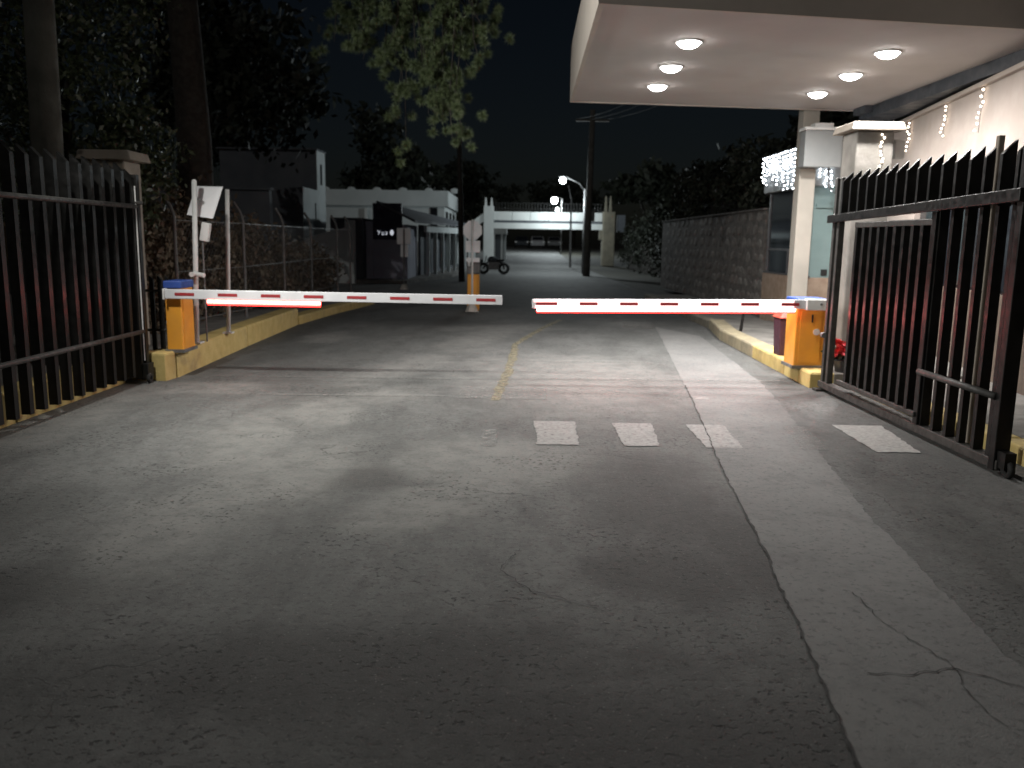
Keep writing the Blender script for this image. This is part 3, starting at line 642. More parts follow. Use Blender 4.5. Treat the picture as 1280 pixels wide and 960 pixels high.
hb = [(5.6, y, 2.9 + .3 * math.sin(y), .65, 1.3, .8) for y in np.arange(17.6, 28.5, 1.5)]
HR = thing('hedge', 'tall dark clipped hedge rising above the stone wall at right', 'hedge', (4.8, 25, 0))
leaves('hedge_foliage', hb, 900, .07, M['leaf_far'], HR)
MB().b2((5.5, 17.4, 0), (5.9, 28, 2.7)).build('stems', M['bark'], HR)

# ------------------------------------------------------------------ left: sign poles, chain link fence, hedge, stake, lamp pole
P1 = thing('white_post', 'tall white post carrying a tilted pale panel beside the left barrier', 'post', (-3.88, 10.2, .3), 'white posts on the left pavement')
MB().tube([(-3.86, 10.2, .30), (-3.80, 10.2, 2.22)], .030, 12).build('pole', M['white_metal'], P1, smooth=True)
MB().ball((-3.80, 10.2, 2.225), .03, 10, 5).build('pole_cap', M['white_metal'], P1)
MB().box((-3.865, 10.2, .31), (.14, .14, .02)).build('foot', M['white_metal'], P1)
MB().hexa([(-3.93, 10.26, 1.84), (-3.64, 10.32, 1.80), (-3.64, 10.34, 1.81), (-3.93, 10.28, 1.85)], [(-3.87, 10.42, 2.18), (-3.56, 10.48, 2.18), (-3.56, 10.5, 2.19), (-3.87, 10.44, 2.19)]).build('tilted_panel', M['panel'], P1)
MB().tube([(-3.81, 10.2, 2.02), (-3.76, 10.3, 2.02)], .02, 8).build('panel_bracket', M['galv'], P1)
MB().box((-3.71, 10.25, 1.64), (.10, .08, .22), M=Matrix.Rotation(.18, 3, 'Y')).build('reader_box', M['white_metal'], P1, bevel=.01)
MB().tube([(-3.83, 10.17, 1.14), (-3.83, 10.05, 1.14)], .03, 10).build('camera_mount', M['white_metal'], P1)
MB().tube([(-3.83, 10.16, 1.14), (-3.70, 10.10, 1.13)], .028, 10).build('camera', M['white_metal'], P1)
MB().tube([(-3.74, 10.22, 1.52), (-3.74, 10.22, .32)], .010, 6).build('conduit', M['galv'], P1)
P2 = thing('white_post', 'thinner plain white post farther along the left pavement', 'post', (-3.85, 11.3, .3), 'white posts on the left pavement')
MB().tube([(-3.84, 11.3, .30), (-3.78, 11.3, 2.2)], .028, 12).build('pole', M['white_metal'], P2, smooth=True)
MB().box((-3.842, 11.3, .31), (.12, .12, .02)).build('foot', M['white_metal'], P2)
FP = [(-4.62, 11.6), (-4.45, 14.0), (-4.5, 16.6), (-4.58, 19.2), (-4.45, 21.4), (-4.30, 22.3)]
CF = thing('chain_link_fence', 'rusty chain link fence with bent topped posts along the left pavement', 'fence', (-4.5, 16, .28))
for x, y in FP:
    z0 = .26 if y < 15.4 else .14
    MB().tube([(x, y, z0), (x, y, 1.85), (x - .04, y, 1.98), (x - .14, y, 2.14)], .026, 8).build('fence_post', M['galv'], CF)
for z in (1.8, 1.1, .4): MB().tube([(x, y, z) for x, y in FP], .007, 4).build('tension_wire', M['galv'], CF)
cl = MB()
for (xa, ya), (xb_, yb_) in zip(FP, FP[1:]):
    L = math.hypot(xb_ - xa, yb_ - ya); nseg = int(L / .11)
    for k in range(-13, nseg):
        for sg in (0, 1):
            u0, u1 = k * .11, k * .11 + 1.4
            zA, zB = (.4, 1.8) if sg == 0 else (1.8, .4)
            c0, c1 = max(0, u0), min(L, u1)
            if c1 <= c0: continue
            f0, f1 = (c0 - u0) / 1.4, (c1 - u0) / 1.4
            pa = (xa + (xb_ - xa) * c0 / L, ya + (yb_ - ya) * c0 / L, zA + (zB - zA) * f0); pb = (xa + (xb_ - xa) * c1 / L, ya + (yb_ - ya) * c1 / L, zA + (zB - zA) * f1)
            cl.tube([pa, pb], .0016, 3)
stuff(cl.build('wire_mesh', M['galv'], CF))
def bush(name, label, cat, loc, blobs, per, size, m, group=None, stem=True):
    t = thing(name, label, cat, loc, group)
    leaves('foliage', blobs, per, size, m, t)
    if stem:
        for b in blobs[::max(1, len(blobs) // 4)]: MB().tube([(b[0], b[1], 0), (b[0] + .05, b[1], b[2])], [.05, .02], 6).build('stem', M['bark'], t)
    return t
hg = 'hedge bushes behind the chain link fence'
bush('hedge_bush', 'tall dark bush right behind the white posts and fence', 'bush', (-5.2, 12, 0), [(-5.2, 11.4 + k * .8, 1.1 + .1 * (k % 2), .55, .6, 1.15) for k in range(4)], 1600, .05, M['hedge_leaf'], hg)
bush('hedge_bush', 'brown green bush mid way along the chain link fence', 'bush', (-5.3, 15.4, 0), [(-5.2, 14.6 + k * .9, .95 + .12 * (k % 2), .5, .65, .95) for k in range(4)], 1500, .055, M['hedge_leaf'], hg)
bush('hedge_bush', 'low rounded brown bush below the pale shed wall', 'bush', (-5.2, 18.8, 0), [(-5.1, 18.0 + k * .9, .75 + .1 * (k % 2), .5, .7, .72) for k in range(4)], 1300, .055, M['hedge_leaf'], hg)
bush('hedge_bush', 'last low bush at the far end of chain link fence', 'bush', (-5.0, 21.6, 0), [(-5.0, 21.0 + k * .8, .7, .5, .6, .68) for k in range(2)], 1300, .055, M['hedge_leaf'], hg)
tag(MB().tube([(-5.0, 8.6, .27), (-5.12, 8.6, 1.7)], [.05, .045], 10).build('wooden_stake', M['rusty'], None, smooth=True), 'tan wooden stake leaning behind the left gate bars', 'stake')
LP = thing('lamp_pole', 'thick grey concrete pole with small white floodlight rising behind left gate', 'lamp post', (-4.62, 8.6, .27))
MB().tube([(-4.68, 8.6, .2), (-4.62, 8.6, 4.0), (-4.58, 8.6, 6.5)], [.155, .135, .125], 20).build('pole', M['conc_pole'], LP, smooth=True)
MB().tube([(-4.62, 8.6, 4.05), (-4.3, 7.9, 3.9), (-3.9, 7.12, 3.62)], .018, 8).build('bracket', M['galv'], LP)
fl = MB().box((-3.86, 7.08, 3.56), (.15, .12, .06), M=Matrix.Rotation(.45, 3, 'Y')).build('floodlight', M['white_metal'], LP, bevel=.01)
MB().box((-3.873, 7.08, 3.527), (.13, .10, .008), M=Matrix.Rotation(.45, 3, 'Y')).build('lens', M['flood'], fl)
ld = bpy.data.lights.new('flood_beam', 'SPOT'); ld.energy = 1000; ld.color = (1, 1, .94); ld.spot_size = rad(166); ld.spot_blend = .92; ld.shadow_soft_size = .06
lo = bpy.data.objects.new('flood_beam', ld); COL.objects.link(lo); lo.location = (-3.82, 7.08, 3.47)
lo.rotation_euler = Vector((-.9, -.2, .36)).to_track_quat('Z', 'Y').to_euler()
lo.parent = LP; lo.location = Vector((-3.82, 7.08, 3.47)) - LP.location

# ------------------------------------------------------------------ trees
def tree(name, label, loc, h, blobs, per, size, m, tr=.18, group=None, fill=.72):
    t = thing(name, label, 'tree', loc, group); x, y, z0 = loc
    tb = MB(); tb.tube([(x, y, z0 - .1), (x + .08, y, h * .35), (x - .05, y + .1, h * .7), (x, y, h)], [tr * 1.2, tr, tr * .7, tr * .25], 10)
    for b in blobs: tb.tube([(x, y, h * random.uniform(.35, .6)), ((x + b[0]) / 2, (y + b[1]) / 2, b[2] * .85), (b[0], b[1], b[2])], [tr * .5, tr * .3, tr * .1], 6)
    tb.build('trunk', M['bark'], t, smooth=True)
    leaves('crown', blobs, per, size, m, t, fill); return t
tree('leafy_tree', 'dark glossy leafed tree directly behind the concrete pole and left gate', (-5.9, 11.2, .27), 5.6,
     [(-5.6, 11.0, 3.0, .9, .8, 1.0), (-4.95, 11.3, 2.5, .55, .6, .8), (-6.4, 11, 4.2, 1.1, .9, 1.1), (-5.4, 11.4, 4.5, .8, .8, 1.2), (-6.6, 10.6, 2.6, .9, .8, 1.2)], 2600, .045, M['leaf'], .14)
tree('leafy_tree', 'dense dark tree filling the left edge behind gate bars', (-6.6, 8.4, .27), 5.2,
     [(-6.4, 8.4, 3.4, .9, .9, 1.3), (-6.1, 7.4, 2.0, .7, .9, 1.0), (-6.2, 9.2, 1.7, .6, .8, .9), (-6.9, 7.2, 4.4, 1.0, 1, 1.0)], 2400, .045, M['leaf'], .14)
bg = 'dark trees behind the street'
for (lab, x, y, hh, w) in (('tall black tree mass behind the dark house at far left', -15, 48, 13, 5), ('tall dark tree above the tilted panel at left', -9.5, 26, 11, 3.4), ('very tall dark tree rising behind the white facade', -9, 64, 11, 4.5),
                           ('broad dark tree behind the left end of the white arch', -6, 128, 13, 7), ('dark tree beyond the arch directly behind street lamps', 9, 130, 12, 7),
                           ('dark tree behind the stone pier of the arch', 10, 62, 7, 3.5), ('large dark tree above the right hedge near the booth', 8.5, 24, 6.6, 2.2), ('dark tree past the far end of the stone wall', 8.2, 34, 6.0, 2.4),
                           ('dark distant tree left of the white arch', -13, 100, 12, 6)):
    bl = [(x + random.uniform(-.6, .6) * w, y + random.uniform(-.5, .5) * w, hh * random.uniform(.45, .85), w * random.uniform(.4, .6), w * .5, hh * random.uniform(.14, .2)) for k in range(7)]
    tree('tree', lab, (x, y, 0), hh * .8, bl, 650, .16 if y < 40 else .3, M['leaf_far'], .25, bg)
# pine: trunk at the left, a long bough drooping over the road
PN = thing('pine_tree', 'pine tree with pale drooping needle tufts hanging over the road', 'tree', (-5.35, 14.2, .2))
MB().tube([(-5.35, 14.2, .1), (-5.25, 14.2, 3), (-5.35, 14.15, 6), (-5.3, 14.1, 9.5)], [.33, .27, .22, .1], 14).build('trunk', M['bark'], PN, smooth=True)
tw = MB(); tips = []
bough = [(-5.3, 14.1, 6.2), (-4.2, 13.4, 6.6), (-3.0, 12.6, 6.5), (-1.9, 12.1, 6.0), (-1.2, 11.9, 5.5)]
tw.tube(bough, [.13, .1, .075, .05, .03], 8)
def px(u, v, y=12.0): return ((u - 640) / 1050 * y * 1.005, y, 1.6 + (300 - v + (u - 640) * .015) / 1050 * y)
anchors = [(-3.0, 12.6, 6.5), (-2.4, 12.3, 6.2), (-1.9, 12.1, 6.0), (-1.5, 12, 5.75), (-1.2, 11.9, 5.5)]
ends = [(410, 4, 11.8), (424, 26, 12), (424, 68, 12.1), (440, 76, 12.3), (452, 70, 11.8), (458, 88, 12), (470, 62, 12.4), (484, 100, 12.2), (490, 70, 11.8), (500, 95, 12), (504, 132, 12.2), (500, 118, 12.1), (508, 182, 12.3),
        (520, 86, 11.9), (525, 120, 12.2), (530, 100, 12.4), (538, 118, 11.9), (545, 140, 12), (550, 102, 12.2), (552, 132, 12.1), (552, 160, 12), (564, 180, 11.9), (576, 172, 11.8), (535, 150, 12.2),
        (560, 70, 11.9), (572, 80, 12.2), (582, 96, 12), (596, 92, 11.9), (584, 60, 12.2), (592, 40, 12), (604, 58, 11.8), (610, 60, 12.1), (572, 48, 12.3), (556, 36, 12), (545, 28, 12.2), (535, 54, 11.7), (515, 40, 12.3), (505, 22, 12.1), (480, 36, 12), (465, 20, 11.8), (440, 40, 12.3), (285, 2, 12.6)]
for (u, v, y) in ends:
    e = Vector(px(u, v, y)); a = Vector(min(anchors, key=lambda q: abs(q[0] - e.x) + (0 if q[2] > e.z else 5))) + Vector((random.uniform(-.2, .2), random.uniform(-.2, .2), 0))
    m1 = a.lerp(e, .45) + Vector((random.uniform(-.12, .12) + (.15 if e.x > a.x else -.1), random.uniform(-.1, .1), .12 * (e - a).length)); m2 = a.lerp(e, .8) + Vector((random.uniform(-.06, .06), 0, -.02))
    path = [a, m1, m2, e]; tw.tube(path, [.018, .012, .008, .004], 5)
    # tufts along the outer part of the twig
    L = (e - m1).length; nt = max(3, int(L / .19))
    for k in range(nt + 1):
        f = k / nt; q = m1.lerp(m2, min(1, f * 2)) if f < .5 else m2.lerp(e, f * 2 - 1)
        tips.append((q + Vector((random.gauss(0, .11), random.gauss(0, .13), random.gauss(0, .09))), (e - m2).normalized()))
for q0, ax0 in list(tips): tips.append((q0 + Vector((random.gauss(0, .13), random.gauss(0, .15), random.gauss(.03, .10))), ax0))
for k in range(160):   # above the frame the bough is full
    f = random.random(); i = min(3, int(f * 4)); q = Vector(bough[i]).lerp(Vector(bough[i + 1]), f * 4 - i)
    tips.append((q + Vector((random.gauss(0, .35), random.gauss(0, .45), random.gauss(.15, .3))), Vector((0, 0, 1))))
for k in range(240):   # upper crown of the pine, out of the frame
    tips.append((Vector((-5.3 + random.gauss(0, 1.2), 14.1 + random.gauss(0, 1.2), random.uniform(6.6, 10.2))), Vector((0, 0, 1))))
tw.build('boughs', M['bark'], PN)
P = []; D = []
for c_, ax in tips:
    n_ = 230 if c_[2] < 5.6 else 60; d = rng.normal(size=(n_, 3)); d = unit(d) + np.array(ax) * .35; d = unit(d)
    ln = rng.uniform(.05, .115, (n_, 1)) * (1 if c_[2] < 5.6 else 1.3); P.append(np.array(c_) + d * ln * .5); D.append(d * ln * .5)
P = np.concatenate(P); D = np.concatenate(D); Tn = rng.normal(size=P.shape); Tn -= unit(D) * (Tn * unit(D)).sum(1, keepdims=True)
stuff(quads('needle_tufts', P, D, unit(Tn) * .0026, M['needle'], PN))

HF = thing('hedge', 'dark unlit hedge continuing past the stone wall towards the arch pier', 'hedge', (7, 38, 0))
leaves('hedge_foliage', [(6.9 + .02 * (y - 30), y, 1.5 + .3 * math.sin(y * 1.7), 1.0, 1.6, 1.5) for y in np.arange(30, 52, 1.9)], 1000, .09, M['leaf_far'], HF)
MB().b2((6.9, 29.5, 0), (7.4, 51, 1.6)).build('stems', M['bark'], HF)

# ------------------------------------------------------------------ signs in the road
SG = thing('stop_sign', 'back of an octagonal sign above square and arrow plates on white post', 'sign', (-.92, 18.8, 0))
MB().tube([(-.92, 18.8, 0), (-.92, 18.8, 2.03)], .022, 10).build('post', M['white_metal'], SG, smooth=True)
oc = [(-.92 + .222 * math.cos(rad(22.5 + 45 * k)), 1.80 + .222 * math.sin(rad(22.5 + 45 * k))) for k in range(8)]
def plate(poly, y0, name, m, par):
    n = len(poly); b = MB(); b.add([(x, y0, z) for x, z in poly] + [(x, y0 + .006, z) for x, z in poly], [tuple(range(n)), tuple(range(2 * n - 1, n - 1, -1))] + [(i, (i + 1) % n, n + (i + 1) % n, n + i) for i in range(n)])
    return b.build(name, m, par)
plate(oc, 18.825, 'octagon_plate', M['panel'], SG)
plate([(-1.07, 1.32), (-.75, 1.32), (-.75, 1.57), (-1.07, 1.57)], 18.825, 'square_plate', M['panel'], SG)
plate([(-1.07, 1.15), (-.99, 1.06), (-.99, 1.105), (-.76, 1.105), (-.76, 1.20), (-.99, 1.20), (-.99, 1.245)], 18.825, 'arrow_plate', M['panel'], SG)
MB().tube([(-.92, 18.72, .0), (-.92, 18.74, .14), (-.91, 18.75, .2)], [.16, .10, .03], 9).build('concrete_footing', M['rock_white'], SG)
S2 = thing('road_sign', 'back of square white sign with smaller plate on thin pole near lilac block', 'sign', (-3.47, 26.8, 0))
MB().tube([(-3.47, 26.8, 0), (-3.47, 26.8, 1.9)], .024, 8).build('post', M['galv'], S2)
plate([(-3.69, 1.42), (-3.26, 1.42), (-3.26, 1.92), (-3.69, 1.92)], 26.83, 'square_plate', M['panel'], S2)
plate([(-3.58, 1.02), (-3.34, 1.02), (-3.34, 1.40), (-3.58, 1.40)], 26.83, 'lower_plate', M['panel'], S2)
MB().tube([(-3.47, 26.8, 0), (-3.47, 26.8, .16)], [.14, .08], 8).build('footing', M['rock_white'], S2)

# ------------------------------------------------------------------ far buildings
FB = thing('street_pavilion', 'low lilac grey corner building with navy board and columned arcade', 'building', (-4.4, 33, 0))
MB().b2((-5.26, 31.3, .1), (-3.92, 34.4, 2.1)).build('front_block', M['bpurple'], FB)
MB().b2((-5.42, 31.15, .1), (-5.16, 31.29, 2.2)).build('corner_pier', M['bpurple'], FB)
MB().b2((-6.6, 30.6, .1), (-5.45, 34.0, 2.3)).build('dark_doorway', M['bdark'], FB)
MB().b2((-5.15, 31.1, 1.55), (-4.1, 31.28, 2.85)).build('sign_board', M['board'], FB)
b = MB()
def stroke(x0, z0, x1, z1, w=.022): b.tube([(x0, 31.09, z0), (x1, 31.09, z1)], w / 2, 4)
X = -4.98; z = 1.72   # small faint lettering, hardly legible in the photograph
stroke(X, z + .15, X + .045, z + .075); stroke(X + .09, z + .15, X + .03, z)
X += .16; stroke(X, z + .1, X, z); stroke(X, z, X + .06, z); stroke(X + .06, z, X + .06, z + .1)
X += .12; stroke(X, z + .1, X + .06, z + .1); stroke(X + .06, z + .1, X + .06, z); stroke(X + .06, z, X, z + .02); stroke(X, z + .02, X + .06, z + .06)
b.build('lettering', M['letter'], FB)
MB().ball((-4.46, 31.09, 1.80), .1, 10, 6, (.7, .06, 1)).build('bright_emblem', M['letter'], FB)
MB().hexa([(-5.0, 31.0, 2.86), (-3.6, 31.0, 2.16), (-1.9, 47, 2.2), (-5, 47, 2.9)], [(-5.0, 31.0, 2.93), (-3.6, 31.0, 2.26), (-1.9, 47, 2.3), (-5, 47, 2.97)]).build('arcade_roof', M['bdark'], FB)
MB().hexa([(-3.9, 34.6, .1), (-3.8, 34.6, .1), (-3.0, 47, .1), (-3.2, 47, .1)], [(-3.9, 34.6, 2.15), (-3.8, 34.6, 2.15), (-3.0, 47, 2.18), (-3.2, 47, 2.18)]).build('arcade_wall', M['bdark'], FB)
MB().hexa([(-3.60, 34.0, 1.86), (-3.48, 34.0, 1.86), (-1.98, 47, 1.86), (-2.1, 47, 1.86)], [(-3.60, 34.0, 2.12), (-3.48, 34.0, 2.12), (-1.98, 47, 2.18), (-2.1, 47, 2.18)]).build('arcade_beam', M['bwhite'], FB)
for k in range(9):
    f = (k + .4) / 9; MB().b2((-3.56 + f * 1.5 - .07, 34.0 + f * 13 - .1, .1), (-3.56 + f * 1.5 + .07, 34.0 + f * 13 + .1, 1.86)).build('arcade_column', M['bwhite'], FB)
for k in range(6):
    f = (k + .5) / 6; MB().b2((-3.82 + f * .8, 35 + f * 11, .3), (-3.74 + f * .8, 36 + f * 11, 1.7)).build('window', M['bwhite' if k % 2 else 'glass'], FB)
WB = thing('white_building', 'long two storey white building with scalloped parapet behind the arcade', 'building', (-7.5, 52, 0))
MB().b2((-11.6, 50, 0), (-4.1, 60, 4.05)).build('wall', M['bwhite'], WB)
MB().b2((-11.7, 49.85, 3.45), (-4.0, 49.99, 4.35)).build('parapet', M['bwhite'], WB)
MB().b2((-3.99, 49.86, 3.45), (-3.87, 60, 4.35)).build('parapet', M['bwhite'], WB)
for k in range(6):
    MB().ball((-11.0 + k * 1.5, 49.92, 4.35), .16, 10, 6, (1.6, .35, 1)).build('parapet_scallop', M['bwhite'], WB)
MB().b2((-4.9, 49.9, 1.8), (-4.5, 49.995, 3.4)).build('window', M['glass'], WB)
MB().b2((-8.7, 49.7, 2.4), (-8.55, 49.98, 3.3)).build('downpipe', M['archw'], WB)
for k in range(3):
    w_ = MB().b2((-4.095, 51 + k * 2.8, 1.9), (-4.06, 52.4 + k * 2.8, 3.2)).build('window', M['glass'], WB)
    MB().b2((-4.058, 50.9 + k * 2.8, 1.8), (-3.98, 52.5 + k * 2.8, 1.9)).build('sill', M['archw'], w_)
DH = thing('dark_house', 'unlit house with shade painted dark on its front, narrow pale side wall and slit window at left', 'house', (-10.5, 36, 0))
MB().b2((-13.5, 34, 0), (-8.40, 36.88, 3.53)).build('lower_block', M['bdark'], DH); MB().b2((-8.397, 34, 0), (-8.37, 36.9, 3.55)).build('side_wall', M['bwhite'], DH)  # white house; the shade of its unlit front is put into the colour
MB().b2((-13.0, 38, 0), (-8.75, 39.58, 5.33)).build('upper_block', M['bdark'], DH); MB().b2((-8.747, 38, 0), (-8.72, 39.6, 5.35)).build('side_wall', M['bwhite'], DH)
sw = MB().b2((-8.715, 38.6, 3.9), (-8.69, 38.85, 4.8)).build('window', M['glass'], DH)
MB().b2((-13.1, 37.9, 5.355), (-8.68, 39.7, 5.42)).build('roof_edge', M['bdark'], DH)
MB().tube([(-8.355, 36.0, 2.3), (-8.355, 36.0, 3.0)], .03, 6).build('vent_pipe', M['wire'], DH)
GWL = thing('garden_wall', 'pale grey garden wall far behind the tilted panel and hedge', 'wall', (-10, 24.6, 0))
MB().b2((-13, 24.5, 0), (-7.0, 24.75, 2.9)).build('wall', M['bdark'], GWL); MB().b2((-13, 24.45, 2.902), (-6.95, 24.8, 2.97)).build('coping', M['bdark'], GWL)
SH = thing('white_shed', 'low white shed wall with sloping top glimpsed over the low bushes', 'shed', (-6.7, 30, 0))
MB().hexa([(-7.4, 30, 0), (-5.95, 30, 0), (-5.95, 30.3, 0), (-7.4, 30.3, 0)], [(-7.4, 30, 1.55), (-5.95, 30, 1.95), (-5.95, 30.3, 1.95), (-7.4, 30.3, 1.55)]).build('wall', M['bwhite'], SH)
MB().b2((-5.94, 29.9, 0), (-5.62, 30.2, 2.2)).build('pier', M['bwhite'], SH); MB().b2((-7.95, 29.9, 0), (-7.6, 30.1, 1.42)).build('low_box', M['bwhite'], SH)

# arch across the road
AR = thing('street_arch', 'white painted beam arch spanning the road with pinnacled piers', 'arch', (2, 56, 0))
MB().b2((-2.0, 55.7, 0), (-1.35, 56.35, 3.75)).build('pier', M['archw'], AR)
for dx in (-1.88, -1.5): MB().hexa([(dx - .09, 55.95, 3.76), (dx + .09, 55.95, 3.76), (dx + .09, 56.1, 3.76), (dx - .09, 56.1, 3.76)], [(dx - .04, 56, 4.3), (dx + .04, 56, 4.3), (dx + .04, 56.05, 4.3), (dx - .04, 56.05, 4.3)]).build('pinnacle', M['archw'], AR)
q = -1.34
while q < 5.7:
    MB().b2((q, 55.8, 2.86), (min(q + 1.17, 5.72), 56.2, 3.42)).build('beam_panel', M['archw'], AR, bevel=.01); q += 1.19
MB().b2((-1.345, 55.7, 2.33), (5.74, 56.3, 2.70)).build('lower_beam', M['archw'], AR)
MB().b2((-1.345, 55.9, 2.702), (5.74, 56.1, 2.858)).build('recess', M['bdark'], AR)
for z in (3.62, 3.98): MB().tube([(-1.33, 56.02, z), (5.74, 56.02, z)], .02, 6).build('railing', M['wire'], AR)
bal = MB().box((0, 0, .28), (.035, .035, .56)).mesh('baluster'); bal.materials.append(M['wire'])
for k in range(36): link('baluster', bal, AR, at=(-1.2 + k * .195, 56.02, 3.424))
MB().hexa([(-3.4, 55.8, 1.9), (-2.02, 55.8, 2.75), (-2.02, 56.2, 2.75), (-3.4, 56.2, 1.9)], [(-3.4, 55.8, 2.3), (-2.02, 55.8, 3.3), (-2.02, 56.2, 3.3), (-3.4, 56.2, 2.3)]).build('raking_brace', M['archw'], AR)
MB().b2((5.75, 55.5, 0), (6.55, 56.5, 3.5)).build('pier', M['archs'], AR, bevel=.05)
for dx in (5.95, 6.25): MB().hexa([(dx - .09, 55.9, 3.51), (dx + .09, 55.9, 3.51), (dx + .09, 56.1, 3.51), (dx - .09, 56.1, 3.51)], [(dx - .04, 55.98, 4.5), (dx + .04, 55.98, 4.5), (dx + .04, 56.03, 4.5), (dx - .04, 56.03, 4.5)]).build('pinnacle', M['archs'], AR)
MB().b2((5.55, 55.6, 1.7), (5.76, 56.2, 2.32)).build('corbel', M['archs'], AR)
MB().b2((6.7, 55.6, 2.2), (7.2, 56.3, 3.3)).build('side_ornament', M['bdark'], AR)
KI = thing('columned_kiosk', 'small white columned kiosk just beyond left pier of the arch', 'kiosk', (-.9, 62, 0))
MB().b2((-1.75, 61, .1), (-.75, 66, 2.0)).build('wall', M['bdark'], KI); MB().b2((-1.8, 60.8, 2.0), (-.55, 66.3, 2.45)).build('roof_band', M['bwhite'], KI)
for k in range(5): MB().b2((-.74, 61.1 + k * 1.2, .1), (-.62, 61.4 + k * 1.2, 1.995)).build('kiosk_column', M['bwhite'], KI)
for k in range(2): MB().b2((-1.5 + k * .55, 60.85, .1), (-1.35 + k * .55, 60.98, 1.995)).build('kiosk_column', M['bwhite'], KI)

# street lamps and poles
def lamp(name, label, pole, top, head, energy, r):
    t = thing(name, label, 'street lamp', pole, 'lit street lamps by the arch'); x, y, z = pole; hx, hy, hz = head
    MB().tube([(x, y, z), (x, y, top)], [.07, .05], 10).build('pole', M['galv'], t, smooth=True)
    MB().tube([(x, y, top - .1), (x * .75 + hx * .25, hy, top + (hz - top) * .5), (hx + .12 * (x > hx), hy, hz + .06)], .024, 6).build('arm', M['wire'], t)
    MB().ball((hx, hy, hz + .05), r * 1.15, 12, 6, (1.2, 1, .4)).build('lamp_hood', M['wire'], t)
    MB().ball((hx, hy, hz - r * .85), r, 12, 8).build('lamp_globe', M['street'], t, smooth=True)
    ld = bpy.data.lights.new('street_light', 'POINT'); ld.energy = energy; ld.color = (.86, .97, 1); ld.shadow_soft_size = .12
    lo = bpy.data.objects.new('street_light', ld); COL.objects.link(lo); lo.parent = t; lo.location = Vector((hx, hy - .1, hz - r * 2.4)) - t.location
lamp('street_lamp', 'brightest street lamp with round glowing globe seen above the white arch beam', (4.2, 76, zr(76)), 5.3, (3.5, 75.8, 5.35), 2000, .28)
t = thing('beam_floodlight', 'small lit floodlight standing on top of the white arch beam', 'floodlight', (2.75, 55.5, 3.43))
MB().b2((2.68, 55.45, 3.425), (2.82, 56.0, 3.46)).build('bracket', M['galv'], t)
MB().b2((2.66, 55.40, 3.465), (2.84, 55.58, 3.70)).build('lamp_body', M['galv'], t, bevel=.01)
MB().b2((2.675, 55.385, 3.48), (2.825, 55.399, 3.685)).build('lens', M['street'], t)
ld = bpy.data.lights.new('flood_light', 'POINT'); ld.energy = 300; ld.color = (.88, .98, 1); ld.shadow_soft_size = .1
lo = bpy.data.objects.new('flood_light', ld); COL.objects.link(lo); lo.parent = t; lo.location = (0, -1.6, .25)
t = thing('lamp_post', 'slim unlit grey post standing just left of the utility pole', 'lamp post', (3.45, 52, 0))
MB().tube([(3.45, 52, 0), (3.42, 52, 4.1)], [.075, .055], 10).build('pole', M['galv'], t); MB().tube([(3.42, 52, 4.05), (3.30, 52, 4.6), (3.22, 52, 4.9)], .03, 6).build('bent_arm', M['galv'], t)
lamp('street_lamp', 'higher smaller street lamp on a curved arm beside the utility pole', (3.42, 42, 0), 4.1, (2.32, 42, 4.62), 560, .15)
UP = thing('utility_pole', 'tall dark wooden utility pole at the right kerb before the arch', 'utility pole', (3.35, 39.2, 0))
MB().tube([(3.36, 39.2, 0), (3.44, 39.2, 7.4)], [.17, .12], 12).build('pole', M['wood_pole'], UP, smooth=True)
MB().b2((2.7, 39.15, 6.9), (4.2, 39.25, 7.0)).build('crossarm', M['wood_pole'], UP)
MB().b2((3.52, 39.05, 2.5), (3.66, 39.2, 2.95)).build('meter_box', M['galv'], UP)
DP = thing('utility_pole', 'thin black utility pole in front of white building and arcade', 'utility pole', (-1.98, 32.3, 0))
MB().tube([(-1.98, 32.3, 0), (-2.1, 32.3, 5.6)], [.12, .09], 12).build('pole', M['bark'], DP, smooth=True)
OW = thing('overhead_cables', 'sagging overhead cables running above the street to the utility poles', 'cables', (3.4, 30, 6))
for k, (xa, xb_) in enumerate(((2.8, 5.2), (3.4, 5.6), (4.1, 6.2))):
    MB().tube([(xa + (xb_ - xa) * f, 39.2 - 26 * f, 7.0 - 1.2 * math.sin(math.pi * f) * .6 - .4 * f) for f in [i / 14 for i in range(15)]], .012, 4).build('cable', M['wire'], OW)

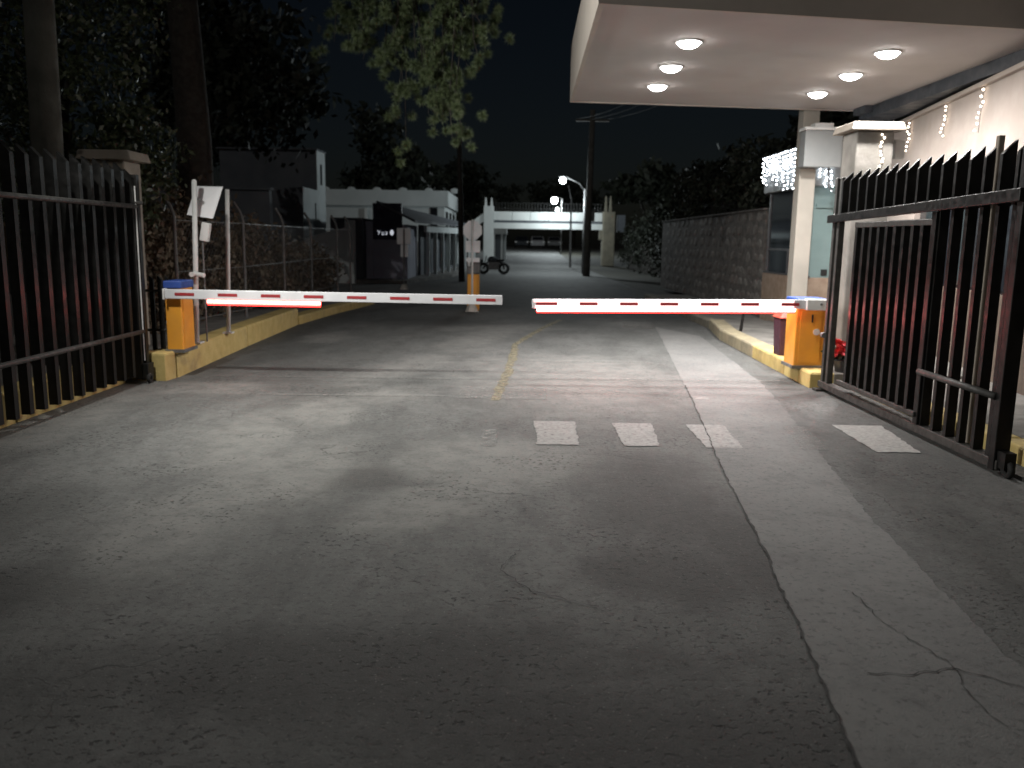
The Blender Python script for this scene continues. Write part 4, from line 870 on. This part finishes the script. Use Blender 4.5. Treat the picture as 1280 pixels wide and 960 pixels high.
# vehicles
def car(label, x, y, body):
    z = zr(y); t = thing('parked_car', label, 'car', (x, y, z), 'cars parked beyond the arch')
    prof = [(-2.1, .35), (2.1, .35), (2.15, .75), (1.3, .92), (.7, 1.42), (-1.0, 1.45), (-1.9, .98), (-2.15, .8)]
    b = MB(); n = len(prof)
    for sx in (-.85, .85): b.v += [(x + sx * (1 if zz < .95 else .84), y + yy, z + zz) for yy, zz in prof]
    b.f = [tuple(range(n)), tuple(range(2 * n - 1, n - 1, -1))] + [(i, (i + 1) % n, n + (i + 1) % n, n + i) for i in range(n)]
    b.build('body', body, t, bevel=.05)
    for sx in (-.8, .8):
        for yy in (-1.3, 1.3): MB().torus((x + sx, y + yy, z + .33), .23, .1, 'x', 14, 6).build('wheel', M['tyre'], t)
        MB().b2((x + sx * .9 - .12, y - 2.2, z + .7), (x + sx * .9 + .12, y - 2.12, z + .85)).build('headlight', M['white_metal'], t)
    MB().hexa([(x - .66, y - 1.86, z + 1.02), (x + .66, y - 1.86, z + 1.02), (x + .66, y - 1.84, z + 1.02), (x - .66, y - 1.84, z + 1.02)], [(x - .6, y - 1.12, z + 1.4), (x + .6, y - 1.12, z + 1.4), (x + .6, y - 1.1, z + 1.4), (x - .6, y - 1.1, z + 1.4)]).build('windscreen', M['glass'], t)
car('small white car parked under the dark trees beyond the arch', 2.85, 105, M['carw'])
car('dark car parked left of the white car beyond the arch', .95, 107, M['card'])
car('grey car parked beside the slim street lamp beyond arch', 5.1, 110, M['galv'])
MC = thing('motorcycle', 'dark motorcycle parked on the roadside near left pier of arch', 'motorcycle', (-.95, 40, 0))
for dx in (-.48, .48):
    wh = MB().torus((-.95 + dx, 40, .27), .21, .07, 'y', 18, 6).build('wheel', M['tyre'], MC)
    MB().tube([(-.95 + dx, 39.96, .27), (-.95 + dx, 40.04, .27)], .05, 8).build('hub', M['galv'], wh)
MB().tube([(-1.43, 40, .27), (-1.25, 40, .55), (-.85, 40, .62), (-.5, 40, .5), (-.47, 40, .27)], .045, 6).build('frame', M['card'], MC)
MB().ball((-1.0, 40, .66), .2, 10, 6, (1.3, .8, .9)).build('fuel_tank', M['card'], MC); MB().b2((-.88, 39.9, .62), (-.45, 40.1, .70)).build('seat', M['tyre'], MC, bevel=.02)
MB().b2((-1.2, 39.86, .22), (-.68, 40.14, .56)).build('engine', M['galv'], MC, bevel=.03)
MB().tube([(-1.28, 39.7, .85), (-1.3, 40, .82), (-1.28, 40.3, .85)], .02, 6).build('handlebar', M['galv'], MC); MB().tube([(-1.3, 40, .82), (-1.43, 40, .27)], .025, 6).build('fork', M['galv'], MC)

for o in bpy.data.objects:
    if '_w' in o: del o['_w']
